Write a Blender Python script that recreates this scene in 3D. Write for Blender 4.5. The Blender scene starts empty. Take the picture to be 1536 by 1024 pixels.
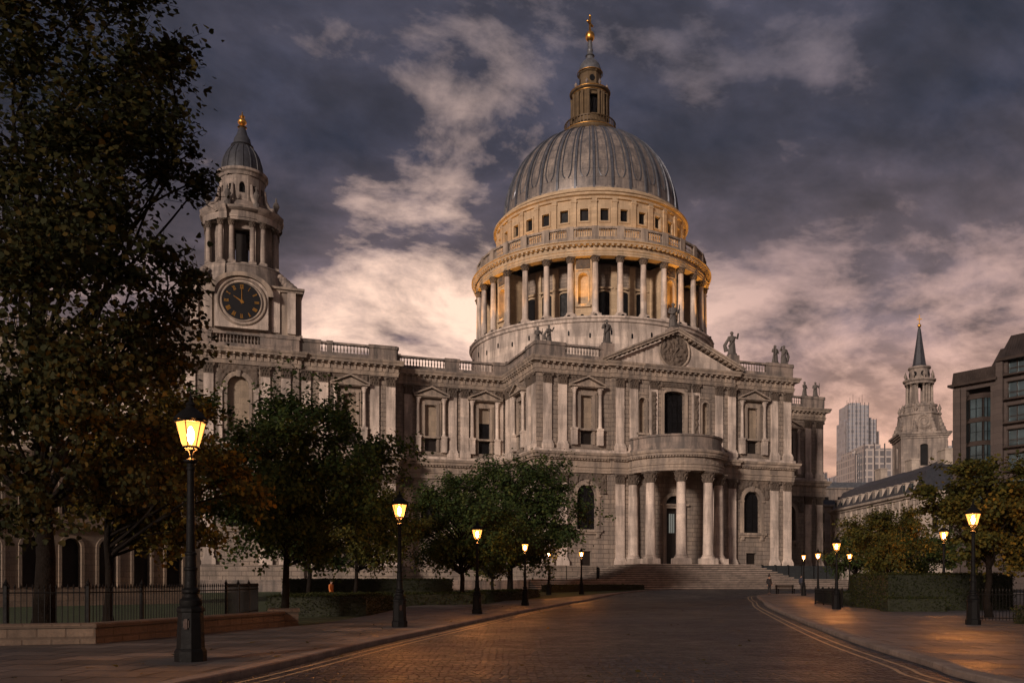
import bpy, bmesh, math, random
import numpy as np
from math import sin, cos, pi, radians, sqrt, atan2, hypot
from mathutils import Matrix, Vector, noise
from mathutils.geometry import tessellate_polygon

C = bpy.context.scene.collection
SC = bpy.context.scene

# ------------------------------------------------------------------ camera
cam = bpy.data.cameras.new("camera")
cam.sensor_width = 36.0
cam.lens = 36.0 * 1300 / 1536
cam.shift_y = 360 / 1536
cam.clip_end = 6000
cam.clip_start = 0.1
camo = bpy.data.objects.new("camera", cam)
camo.location = (0, 0, 1.66)
camo.rotation_euler = (radians(90), 0, 0)
C.objects.link(camo)
SC.camera = camo

# ------------------------------------------------------------------ exposure
vs = SC.view_settings
vs.view_transform = 'Standard'
vs.look = 'None'
vs.exposure = 0.18
vs.gamma = 1.0
vs.use_curve_mapping = False

# ------------------------------------------------------------------ sky
SUN_EL, SUN_AZ = 13.0, -150.0        # azimuth measured clockwise from +Y (straight ahead)
world = bpy.data.worlds.new("World")
SC.world = world
world.use_nodes = True


class NT:
    """small node tree helper"""
    def __init__(s, tree):
        s.t = tree
        s.n = tree.nodes
        s.l = tree.links

    def node(s, typ, **kw):
        n = s.n.new(typ)
        for k, v in kw.items():
            setattr(n, k, v)
        return n

    def put(s, sock, val):
        if hasattr(val, 'links') or hasattr(val, 'is_linked'):
            s.l.new(val, sock)
        elif val is not None:
            sock.default_value = val

    def math(s, op, a, b=None, c=None, clamp=False):
        n = s.node('ShaderNodeMath', operation=op, use_clamp=clamp)
        s.put(n.inputs[0], a)
        if b is not None: s.put(n.inputs[1], b)
        if c is not None: s.put(n.inputs[2], c)
        return n.outputs[0]

    def vmath(s, op, a, b=None):
        n = s.node('ShaderNodeVectorMath', operation=op)
        s.put(n.inputs[0], a)
        if b is not None: s.put(n.inputs[1], b)
        return n.outputs[0]

    def noise(s, vec, scale, detail=6, rough=.55, dist=0.0, lac=2.0):
        n = s.node('ShaderNodeTexNoise')
        s.put(n.inputs['Vector'], vec)
        n.inputs['Scale'].default_value = scale
        n.inputs['Detail'].default_value = detail
        n.inputs['Roughness'].default_value = rough
        n.inputs['Distortion'].default_value = dist
        n.inputs['Lacunarity'].default_value = lac
        return n.outputs['Fac']

    def ramp(s, fac, stops, interp='LINEAR'):
        n = s.node('ShaderNodeValToRGB')
        cr = n.color_ramp
        cr.interpolation = interp
        while len(cr.elements) < len(stops):
            cr.elements.new(.5)
        for e, (p, c) in zip(cr.elements, stops):
            e.position = p
            e.color = (c, c, c, 1) if not isinstance(c, (tuple, list)) else (*c, 1)
        s.put(n.inputs[0], fac)
        return n.outputs[0]

    def mix(s, fac, a, b, blend='MIX'):
        n = s.node('ShaderNodeMix', data_type='RGBA', blend_type=blend)
        s.put(n.inputs[0], fac)
        s.put(n.inputs[6], a if not isinstance(a, tuple) else (*a, 1))
        s.put(n.inputs[7], b if not isinstance(b, tuple) else (*b, 1))
        return n.outputs[2]

    def sep(s, vec):
        n = s.node('ShaderNodeSeparateXYZ')
        s.put(n.inputs[0], vec)
        return n.outputs

    def comb(s, x, y, z):
        n = s.node('ShaderNodeCombineXYZ')
        for i, q in enumerate((x, y, z)):
            s.put(n.inputs[i], q)
        return n.outputs[0]


def build_sky():
    t = NT(world.node_tree)
    bg = t.n['Background']
    nish = t.node('ShaderNodeTexSky', sky_type='NISHITA', sun_disc=False)
    nish.sun_elevation = radians(3.0)
    nish.sun_rotation = radians(SUN_AZ)
    nish.air_density = 1.5
    nish.dust_density = 3.0
    d = t.node('ShaderNodeTexCoord').outputs['Generated']
    dn = t.vmath('NORMALIZE', d)
    x, y, z = t.sep(dn)
    zc = t.math('MAXIMUM', z, 0.0)
    # cloud deck seen in perspective
    den = t.math('ADD', zc, 0.27)
    px = t.math('DIVIDE', x, den)
    py = t.math('DIVIDE', y, den)
    p0 = t.comb(px, py, 0.0)
    rot = t.node('ShaderNodeVectorRotate', rotation_type='Z_AXIS')
    t.put(rot.inputs['Vector'], p0)
    rot.inputs['Angle'].default_value = radians(-28)
    p = t.vmath('MULTIPLY', rot.outputs[0], (1.0, 1.25, 1.0))
    big = t.noise(t.vmath('ADD', p, SKY_OFF1), 1.15, 3, .5, .3)
    mid = t.noise(t.vmath('ADD', p, SKY_OFF2), 2.9, 10, .60, .3)
    fine = t.noise(t.vmath('ADD', p, SKY_OFF3), 8.0, 7, .62, .3)
    dens = t.math('ADD', t.math('ADD', t.math('MULTIPLY', big, .44), t.math('MULTIPLY', mid, .56)), t.math('MULTIPLY', fine, .20))
    # heavier cloud overhead, thinner towards the glow low ahead-left
    glow_dir = Vector((-0.10, 0.96, 0.25)).normalized()
    gd = t.node('ShaderNodeVectorMath', operation='DOT_PRODUCT')
    t.put(gd.inputs[0], dn)
    gd.inputs[1].default_value = glow_dir
    g = t.ramp(gd.outputs['Value'], [(0.92, 0.0), (0.978, .40), (1.0, 1.0)], 'EASE')
    bias = t.ramp(zc, [(0.0, -.12), (.16, -.125), (.24, -.10), (.30, -.03), (.36, .055), (.45, .095), (1.0, .03)])
    dens2 = t.math('ADD', t.math('ADD', dens, bias), t.math('MULTIPLY', g, -.11))
    mask = t.ramp(dens2, [(.488, 0.0), (.628, 1.0)])
    thick = t.ramp(dens2, [(.56, 0.0), (.74, 1.0)])
    relief = t.noise(t.vmath('ADD', p, (7.7, 1.3, 2.0)), 4.2, 8, .58, .3)
    gap = t.ramp(zc, [(0.0, (.98, .53, .29)), (.10, (.95, .54, .37)), (.22, (.88, .55, .45)), (.36, (.44, .30, .29)), (.50, (.22, .18, .205)), (1.0, (.30, .27, .32))])
    gap = t.mix(t.math('MULTIPLY', g, .9), gap, (1.25, .86, .66))
    thin = t.ramp(zc, [(0.0, (.74, .40, .26)), (.16, (.66, .38, .29)), (.27, (.215, .152, .165)), (.44, (.058, .053, .080)), (1.0, (.11, .105, .14))])
    dark = t.ramp(zc, [(0.0, (.48, .27, .20)), (.14, (.45, .27, .22)), (.25, (.105, .080, .095)), (.44, (.016, .019, .037)), (1.0, (.05, .052, .075))])
    cloud = t.mix(thick, thin, dark)
    cloud = t.mix(1.0, cloud, t.ramp(relief, [(.30, .52), (.5, 1.0), (.70, 1.65)]), 'MULTIPLY')
    col = t.mix(mask, gap, cloud)
    yb = t.math('MULTIPLY_ADD', y, .5, .5)
    back = t.ramp(yb, [(0.25, 1.0), (0.62, 0.0)])      # behind the viewer: paler open dusk sky
    col = t.mix(back, col, t.mix(.6, cloud, (.075, .075, .09)))
    sky = t.mix(.10, t.vmath('MULTIPLY', col, (10.0, 10.0, 10.0)), nish.outputs[0])
    t.put(bg.inputs['Color'], sky)
    bg.inputs['Strength'].default_value = 0.10


SKY_OFF1 = (1.5, 9.2, 4.0)
SKY_OFF2 = (4.1, 2.4, 8.0)
SKY_OFF3 = (1.3, 5.9, 9.0)
build_sky()

# ------------------------------------------------------------------ sun (a low, veiled dusk sun)
sl = bpy.data.lights.new("sun", 'SUN')
sl.energy = 2.9
sl.angle = radians(7)
sl.color = (1.0, .81, .69)
so = bpy.data.objects.new("sun", sl)
C.objects.link(so)
_az, _el = radians(SUN_AZ), radians(SUN_EL)
_sd = Vector((sin(_az) * cos(_el), cos(_az) * cos(_el), sin(_el)))
so.rotation_euler = (-_sd).to_track_quat('-Z', 'Y').to_euler()
so.location = _sd * 100

# ------------------------------------------------------------------ materials
MATS = {}


def new_mat(name):
    m = bpy.data.materials.new(name)
    m.use_nodes = True
    MATS[name] = m
    t = NT(m.node_tree)
    b = t.n['Principled BSDF']
    b.inputs['Specular IOR Level'].default_value = 0.4
    return m, t, b


def simple(name, col, rough=.6, metal=0.0, var=.25, scale=3.0, bump=0.0, bscale=20.0, spec=.4):
    m, t, b = new_mat(name)
    o = t.node('ShaderNodeTexCoord').outputs['Object']
    n = t.noise(o, scale, 5, .6)
    lo = tuple(c * (1 - var) for c in col)
    hi = tuple(c * (1 + var) for c in col)
    t.put(b.inputs['Base Color'], t.ramp(n, [(.3, lo), (.7, hi)]))
    b.inputs['Metallic'].default_value = metal
    t.put(b.inputs['Roughness'], t.ramp(t.noise(o, scale * 2.3, 4), [(.3, max(.05, rough - .1)), (.7, min(1, rough + .1))]))
    b.inputs['Specular IOR Level'].default_value = spec
    if bump:
        bp = t.node('ShaderNodeBump')
        bp.inputs['Strength'].default_value = bump
        bp.inputs['Distance'].default_value = .05
        t.put(bp.inputs['Height'], t.noise(o, bscale, 6))
        t.put(b.inputs['Normal'], bp.outputs[0])
    return m


def stone(name, col, joint=.5, bw=1.25, bh=.55, stain=.5, bump=.4, dark=(.10, .085, .075), fine=9.0):
    """Portland stone: courses of blocks, vertical weather streaks, grime"""
    m, t, b = new_mat(name)
    o = t.node('ShaderNodeTexCoord').outputs['Object']
    x, y, z = t.sep(o)
    h = t.math('ADD', x, t.math('MULTIPLY', y, 1.0))
    uv = t.comb(h, z, 0.0)
    br = t.node('ShaderNodeTexBrick')
    t.put(br.inputs['Vector'], uv)
    br.inputs['Scale'].default_value = 1.0
    br.inputs['Brick Width'].default_value = bw
    br.inputs['Row Height'].default_value = bh
    br.inputs['Mortar Size'].default_value = .035
    br.inputs['Mortar Smooth'].default_value = .4
    br.inputs['Bias'].default_value = 0.0
    br.inputs['Color1'].default_value = (.72, .72, .72, 1)
    br.inputs['Color2'].default_value = (1.1, 1.08, 1.05, 1)
    br.inputs['Mortar'].default_value = (1 - joint, 1 - joint, 1 - joint, 1)
    streak = t.noise(t.vmath('MULTIPLY', o, (1.3, 1.3, .16)), .9, 6, .62)
    patch = t.noise(o, .35, 6, .6)
    grain = t.noise(o, fine, 5, .65)
    st = t.math('MULTIPLY', t.ramp(streak, [(.43, 0.0), (.62, 1.0)]), stain, clamp=True)
    pt = t.math('MULTIPLY', t.ramp(patch, [(.46, 0.0), (.66, 1.0)]), stain * .8, clamp=True)
    c = t.mix(.75, col, br.outputs['Color'], 'MULTIPLY')
    c = t.mix(1.0, c, t.ramp(grain, [(.25, .72), (.75, 1.22)]), 'MULTIPLY')
    c = t.mix(st, c, dark)
    c = t.mix(pt, c, tuple(k * 1.7 for k in dark))
    t.put(b.inputs['Base Color'], c)
    b.inputs['Roughness'].default_value = .85
    b.inputs['Specular IOR Level'].default_value = .25
    bp = t.node('ShaderNodeBump')
    bp.inputs['Strength'].default_value = bump
    bp.inputs['Distance'].default_value = .06
    hgt = t.math('ADD', t.math('MULTIPLY', br.outputs['Fac'], -.8 * joint), t.math('MULTIPLY', grain, .6))
    t.put(bp.inputs['Height'], hgt)
    t.put(b.inputs['Normal'], bp.outputs[0])
    return m


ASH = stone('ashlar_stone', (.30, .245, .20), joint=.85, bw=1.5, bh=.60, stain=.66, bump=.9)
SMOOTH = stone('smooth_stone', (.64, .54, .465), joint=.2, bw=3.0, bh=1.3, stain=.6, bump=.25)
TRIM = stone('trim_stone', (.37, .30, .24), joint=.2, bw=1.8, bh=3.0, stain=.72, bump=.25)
GRIME = stone('grimy_parapet_stone', (.29, .235, .20), joint=.3, bw=1.6, bh=.7, stain=.8, bump=.3, dark=(.06, .055, .052))
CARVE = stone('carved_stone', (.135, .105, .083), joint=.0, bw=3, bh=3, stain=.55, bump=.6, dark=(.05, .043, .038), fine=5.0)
DRUMST = stone('drum_stone', (.49, .375, .25), joint=.3, bw=1.5, bh=.6, stain=.35, bump=.25, dark=(.17, .12, .075))  # golden floodlight tint worked into the stone's base colour
STATUE = stone('statue_stone', (.14, .125, .115), joint=0, bw=4, bh=4, stain=.5, bump=.4, dark=(.03, .028, .027), fine=12)
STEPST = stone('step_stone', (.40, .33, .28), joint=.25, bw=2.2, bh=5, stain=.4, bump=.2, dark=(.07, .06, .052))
RISER = stone('shaded_riser_stone', (.115, .093, .079), joint=.2, bw=2.2, bh=5, stain=.6, bump=.2, dark=(.03, .026, .023))  # stained, and darkened to paint the shade gap under each nosing
LANT = stone('dark_lantern_stone', (.14, .098, .054), joint=.2, bw=1.5, bh=.6, stain=.7, bump=.25, dark=(.05, .036, .022))
WALLST = stone('garden_wall_stone', (.125, .094, .07), joint=.5, bw=.8, bh=.27, stain=.5, bump=.5, dark=(.05, .036, .028))
PALE = stone('pale_terrace_stone', (.47, .40, .34), joint=.2, bw=1.4, bh=.6, stain=.3)
TOWERST = stone('church_tower_stone', (.34, .285, .245), joint=.3, bw=1.2, bh=.5, stain=.75, dark=(.075, .065, .06))
WARMST = stone('arcade_stone', (.25, .19, .14), joint=.4, bw=1.0, bh=.4, stain=.4)
VOID = simple('dark_glazing', (.006, .006, .007), .55, var=.5, scale=1.2, spec=.15)
DOORW = simple('dark_door_wood', (.012, .009, .007), .5)
BLIND = stone('blind_window_stone', (.33, .265, .20), joint=.3, bw=1.0, bh=.75, stain=.5, dark=(.10, .08, .06))
GOLD = simple('gilded_metal', (.62, .33, .08), .38, 1.0, var=.25, scale=4)
IRON = simple('black_iron', (.005, .0048, .0048), .6, 0, var=.4, scale=6, bump=.12, bscale=30, spec=.1)
BLACK = simple('clock_black', (.006, .006, .007), .45)
LEADGREY = simple('grey_roof_lead', (.10, .105, .115), .5, .3, var=.35, scale=1.5, bump=.2, bscale=6)
SLATE = simple('dark_slate', (.032, .034, .041), .55, var=.35, scale=2.5, bump=.3, bscale=10)
BRONZE = simple('brown_metal_cladding', (.055, .042, .036), .42, .5, var=.3, scale=.7)
CLADST = stone('brown_cladding_stone', (.078, .062, .056), joint=.5, bw=1.6, bh=.8, stain=.2, bump=.25, dark=(.05, .04, .035))


def dome_mat():
    m, t, b = new_mat('weathered_dome_lead')
    o = t.node('ShaderNodeTexCoord').outputs['Object']
    x, y, z = t.sep(o)
    st = t.noise(t.vmath('MULTIPLY', o, (1, 1, .14)), 1.1, 7, .62)
    g = t.noise(o, 3.2, 6, .65)
    band = t.math('FRACT', t.math('MULTIPLY', z, .62))
    seam = t.ramp(band, [(0.0, .55), (.05, 1.0), (.95, 1.0), (1.0, .55)])
    c = t.ramp(st, [(.30, (.085, .082, .084)), (.50, (.19, .165, .15)), (.70, (.34, .285, .24))])
    c = t.mix(1.0, c, t.ramp(g, [(.3, .75), (.7, 1.2)]), 'MULTIPLY')
    c = t.mix(1.0, c, seam, 'MULTIPLY')
    t.put(b.inputs['Base Color'], c)
    b.inputs['Metallic'].default_value = .25
    t.put(b.inputs['Roughness'], t.ramp(g, [(.3, .38), (.7, .58)]))
    bp = t.node('ShaderNodeBump')
    bp.inputs['Strength'].default_value = .35
    bp.inputs['Distance'].default_value = .08
    t.put(bp.inputs['Height'], t.math('ADD', g, seam))
    t.put(b.inputs['Normal'], bp.outputs[0])
    return m


def rib_mat():
    return simple('dome_rib_lead', (.105, .112, .13), .36, .5, var=.35, scale=1.3, bump=.2, bscale=5)


DOMELEAD, RIBLEAD = dome_mat(), rib_mat()


def cobble_mat():
    m, t, b = new_mat('wet_granite_setts')
    o = t.node('ShaderNodeTexCoord').outputs['Object']
    wob = t.node('ShaderNodeTexNoise')
    t.put(wob.inputs['Vector'], o)
    wob.inputs['Scale'].default_value = 1.7
    wob.inputs['Detail'].default_value = 5
    ox, oy, oz = t.sep(o)
    v = t.vmath('ADD', t.comb(oy, ox, 0.0), t.vmath('MULTIPLY', t.vmath('SUBTRACT', wob.outputs['Color'], (.5, .5, .5)), (.5, .2, 0)))
    vv = t.vmath('MULTIPLY', v, (2.5, 6.2, 1.0))
    vo = t.node('ShaderNodeTexVoronoi', feature='F1', voronoi_dimensions='2D')
    t.put(vo.inputs['Vector'], vv)
    vo.inputs['Scale'].default_value = 1.0
    vo.inputs['Randomness'].default_value = .55
    ve = t.node('ShaderNodeTexVoronoi', feature='DISTANCE_TO_EDGE', voronoi_dimensions='2D')
    t.put(ve.inputs['Vector'], vv)
    ve.inputs['Scale'].default_value = 1.0
    ve.inputs['Randomness'].default_value = .55
    edge = t.ramp(ve.outputs['Distance'], [(.0, 0.0), (.13, 1.0)])
    cell = t.ramp(t.sep(vo.outputs['Color'])[0], [(0.0, .45), (1.0, 1.6)])
    setts = t.mix(edge, (.12, .12, .12), cell)
    lg = t.noise(o, .16, 5, .6)
    gr = t.noise(o, 14, 4, .6)
    mid = t.noise(o, 1.1, 4, .6)
    c = t.ramp(lg, [(.3, (.013, .015, .020)), (.7, (.034, .037, .045))])
    c = t.mix(.95, c, setts, 'MULTIPLY')
    c = t.mix(1.0, c, t.ramp(gr, [(.3, .6), (.7, 1.4)]), 'MULTIPLY')
    t.put(b.inputs['Base Color'], c)
    t.put(b.inputs['Roughness'], t.ramp(t.math('ADD', t.math('MULTIPLY', lg, .6), t.math('MULTIPLY', mid, .4)), [(.35, .36), (.65, .66)]))
    b.inputs['Specular IOR Level'].default_value = .28
    bp = t.node('ShaderNodeBump')
    bp.inputs['Strength'].default_value = 1.0
    bp.inputs['Distance'].default_value = .05
    cob = t.noise(t.vmath('MULTIPLY', o, (1.0, .42, 1.0)), 5.0, 3, .5)
    h = t.math('ADD', t.math('MULTIPLY', edge, 1.3), t.math('ADD', t.math('MULTIPLY', gr, .3), t.math('MULTIPLY', cob, 1.6)))
    t.put(bp.inputs['Height'], h)
    t.put(b.inputs['Normal'], bp.outputs[0])
    return m


def flag_mat():
    m, t, b = new_mat('york_stone_flags')
    o = t.node('ShaderNodeTexCoord').outputs['Object']
    rot = t.node('ShaderNodeVectorRotate', rotation_type='Z_AXIS')
    t.put(rot.inputs['Vector'], o)
    rot.inputs['Angle'].default_value = .10
    br = t.node('ShaderNodeTexBrick')
    t.put(br.inputs['Vector'], rot.outputs[0])
    br.inputs['Scale'].default_value = 1.0
    br.inputs['Brick Width'].default_value = 1.35
    br.inputs['Row Height'].default_value = .95
    br.inputs['Mortar Size'].default_value = .04
    br.inputs['Mortar Smooth'].default_value = .3
    br.inputs['Color1'].default_value = (.45, .45, .45, 1)
    br.inputs['Color2'].default_value = (1.4, 1.34, 1.28, 1)
    br.inputs['Mortar'].default_value = (.06, .055, .055, 1)
    lg = t.noise(o, .35, 6, .62)
    gr = t.noise(o, 9, 5, .65)
    c = t.ramp(lg, [(.3, (.045, .043, .042)), (.7, (.110, .100, .095))])
    c = t.mix(.8, c, br.outputs['Color'], 'MULTIPLY')
    c = t.mix(1.0, c, t.ramp(gr, [(.3, .78), (.7, 1.2)]), 'MULTIPLY')
    t.put(b.inputs['Base Color'], c)
    t.put(b.inputs['Roughness'], t.ramp(lg, [(.35, .42), (.65, .68)]))
    bp = t.node('ShaderNodeBump')
    bp.inputs['Strength'].default_value = .8
    bp.inputs['Distance'].default_value = .03
    t.put(bp.inputs['Height'], t.math('ADD', t.math('MULTIPLY', br.outputs['Fac'], -1.0), t.math('MULTIPLY', gr, .5)))
    t.put(b.inputs['Normal'], bp.outputs[0])
    return m


def line_mat():
    m, t, b = new_mat('worn_yellow_paint')
    o = t.node('ShaderNodeTexCoord').outputs['Object']
    n = t.noise(o, 9, 6, .7)
    n2 = t.noise(o, 1.3, 4, .6)
    f = t.ramp(t.math('ADD', t.math('MULTIPLY', n, .6), t.math('MULTIPLY', n2, .4)), [(.36, 0.0), (.52, 1.0)])
    t.put(b.inputs['Base Color'], t.mix(f, (.06, .05, .042), (.27, .22, .13)))
    b.inputs['Roughness'].default_value = .55
    return m


COBBLE, FLAGS, YELLOW = cobble_mat(), flag_mat(), line_mat()
KERBST = stone('granite_kerb', (.19, .16, .14), joint=.3, bw=.9, bh=9, stain=.4, bump=.2, dark=(.06, .05, .045))
GRASS = simple('lawn_grass', (.035, .05, .014), .9, var=.5, scale=1.2, bump=.8, bscale=40)
EARTH = simple('town_ground', (.06, .052, .046), .9, var=.3, scale=.2)
BARK = simple('dark_bark', (.010, .008, .0065), .95, var=.4, scale=4, bump=.8, bscale=14, spec=.05)


def leaf_mat(name, stops, trans=.35):
    m, t, b = new_mat(name)
    g = t.node('ShaderNodeNewGeometry')
    o = t.node('ShaderNodeTexCoord').outputs['Object']
    big = t.noise(o, .45, 3, .5)
    f = t.math('ADD', t.math('MULTIPLY', g.outputs['Random Per Island'], .62), t.math('MULTIPLY', big, .42))
    c = t.ramp(f, stops)
    t.put(b.inputs['Base Color'], c)
    b.inputs['Roughness'].default_value = .7
    b.inputs['Specular IOR Level'].default_value = .12
    tr = t.node('ShaderNodeBsdfTranslucent')
    t.put(tr.inputs['Color'], c)
    mx = t.node('ShaderNodeMixShader')
    mx.inputs[0].default_value = trans
    t.l.new(b.outputs[0], mx.inputs[1])
    t.l.new(tr.outputs[0], mx.inputs[2])
    t.l.new(mx.outputs[0], t.n['Material Output'].inputs['Surface'])
    return m


LF_PLANE = leaf_mat('plane_leaves', [(.15, (.011, .015, .006)), (.5, (.026, .028, .009)), (.78, (.050, .039, .010)), (.96, (.13, .066, .012))])
LF_AUT = leaf_mat('autumn_leaves', [(.15, (.026, .030, .009)), (.45, (.060, .052, .012)), (.7, (.115, .078, .013)), (.93, (.24, .13, .016))])
LF_GREEN = leaf_mat('deep_green_leaves', [(.15, (.018, .034, .012)), (.5, (.038, .062, .018)), (.8, (.072, .088, .022)), (.97, (.13, .10, .02))])
LF_OLIVE = leaf_mat('olive_leaves', [(.15, (.026, .034, .010)), (.5, (.06, .062, .015)), (.8, (.11, .088, .016)), (.97, (.19, .11, .016))])
LF_HEDGE = leaf_mat('hedge_leaves', [(.15, (.010, .014, .005)), (.5, (.019, .025, .007)), (.85, (.038, .040, .010))], .25)


def emis_mat(name, col, strength, transp=0.0):
    m = bpy.data.materials.new(name)
    m.use_nodes = True
    t = NT(m.node_tree)
    t.n.remove(t.n['Principled BSDF'])
    e = t.node('ShaderNodeEmission')
    e.inputs[0].default_value = (*col, 1)
    e.inputs[1].default_value = strength
    out = e.outputs[0]
    if transp:
        tb = t.node('ShaderNodeBsdfTransparent')
        tb.inputs[0].default_value = (1, .9, .75, 1)
        mx = t.node('ShaderNodeMixShader')
        mx.inputs[0].default_value = transp
        t.l.new(out, mx.inputs[1])
        t.l.new(tb.outputs[0], mx.inputs[2])
        out = mx.outputs[0]
    t.l.new(out, t.n['Material Output'].inputs['Surface'])
    return m


MANTLE = emis_mat('lit_gas_mantle', (1.0, .36, .08), 3600)
LGLASS = emis_mat('glowing_lamp_glass', (1.0, .36, .075), 2.9, .32)
FLOODG = emis_mat('lit_flood_lens', (1.0, .50, .13), 14)
WLAMP = emis_mat('lit_white_globe', (1.0, .72, .42), 20)
SHOPLT = emis_mat('lit_window_warm', (1.0, .38, .10), 1.1)


def glass_mat(name, col, rough=.08):
    m, t, b = new_mat(name)
    o = t.node('ShaderNodeTexCoord').outputs['Object']
    n = t.noise(o, .5, 3)
    t.put(b.inputs['Base Color'], t.ramp(n, [(.35, tuple(c * .5 for c in col)), (.65, col)]))
    b.inputs['Roughness'].default_value = rough
    b.inputs['Metallic'].default_value = .55
    b.inputs['Specular IOR Level'].default_value = .8
    return m


GLASS = glass_mat('blue_office_glass', (.075, .125, .145))
HIGLASS = glass_mat('hazy_tower_glass', (.20, .19, .20), .25)


def tower_mat(name, ca, cb, bw, bh):
    m, t, b = new_mat(name)
    o = t.node('ShaderNodeTexCoord').outputs['Object']
    x, y, z = t.sep(o)
    br = t.node('ShaderNodeTexBrick')
    t.put(br.inputs['Vector'], t.comb(t.math('ADD', x, y), z, 0.0))
    br.offset = 0.0
    br.inputs['Scale'].default_value = 1.0
    br.inputs['Brick Width'].default_value = bw
    br.inputs['Row Height'].default_value = bh
    br.inputs['Mortar Size'].default_value = bw * .13
    br.inputs['Mortar Smooth'].default_value = .1
    br.inputs['Color1'].default_value = (*ca, 1)
    br.inputs['Color2'].default_value = tuple(c * 1.9 for c in ca) + (1,)
    br.inputs['Mortar'].default_value = (*cb, 1)
    t.put(b.inputs['Base Color'], br.outputs['Color'])
    t.put(b.inputs['Roughness'], t.math('MULTIPLY_ADD', br.outputs['Fac'], .4, .3))
    return m


SKYA = tower_mat('skyscraper_grid', (.15, .155, .175), (.33, .31, .31), 4.0, 4.2)  # pale blue-grey distance haze mixed into these colours
SKYB = tower_mat('midrise_grid', (.11, .105, .11), (.40, .35, .32), 3.2, 3.5)

# ------------------------------------------------------------------ mesh builder
def rot_z(a): return Matrix.Rotation(a, 4, 'Z')


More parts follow.
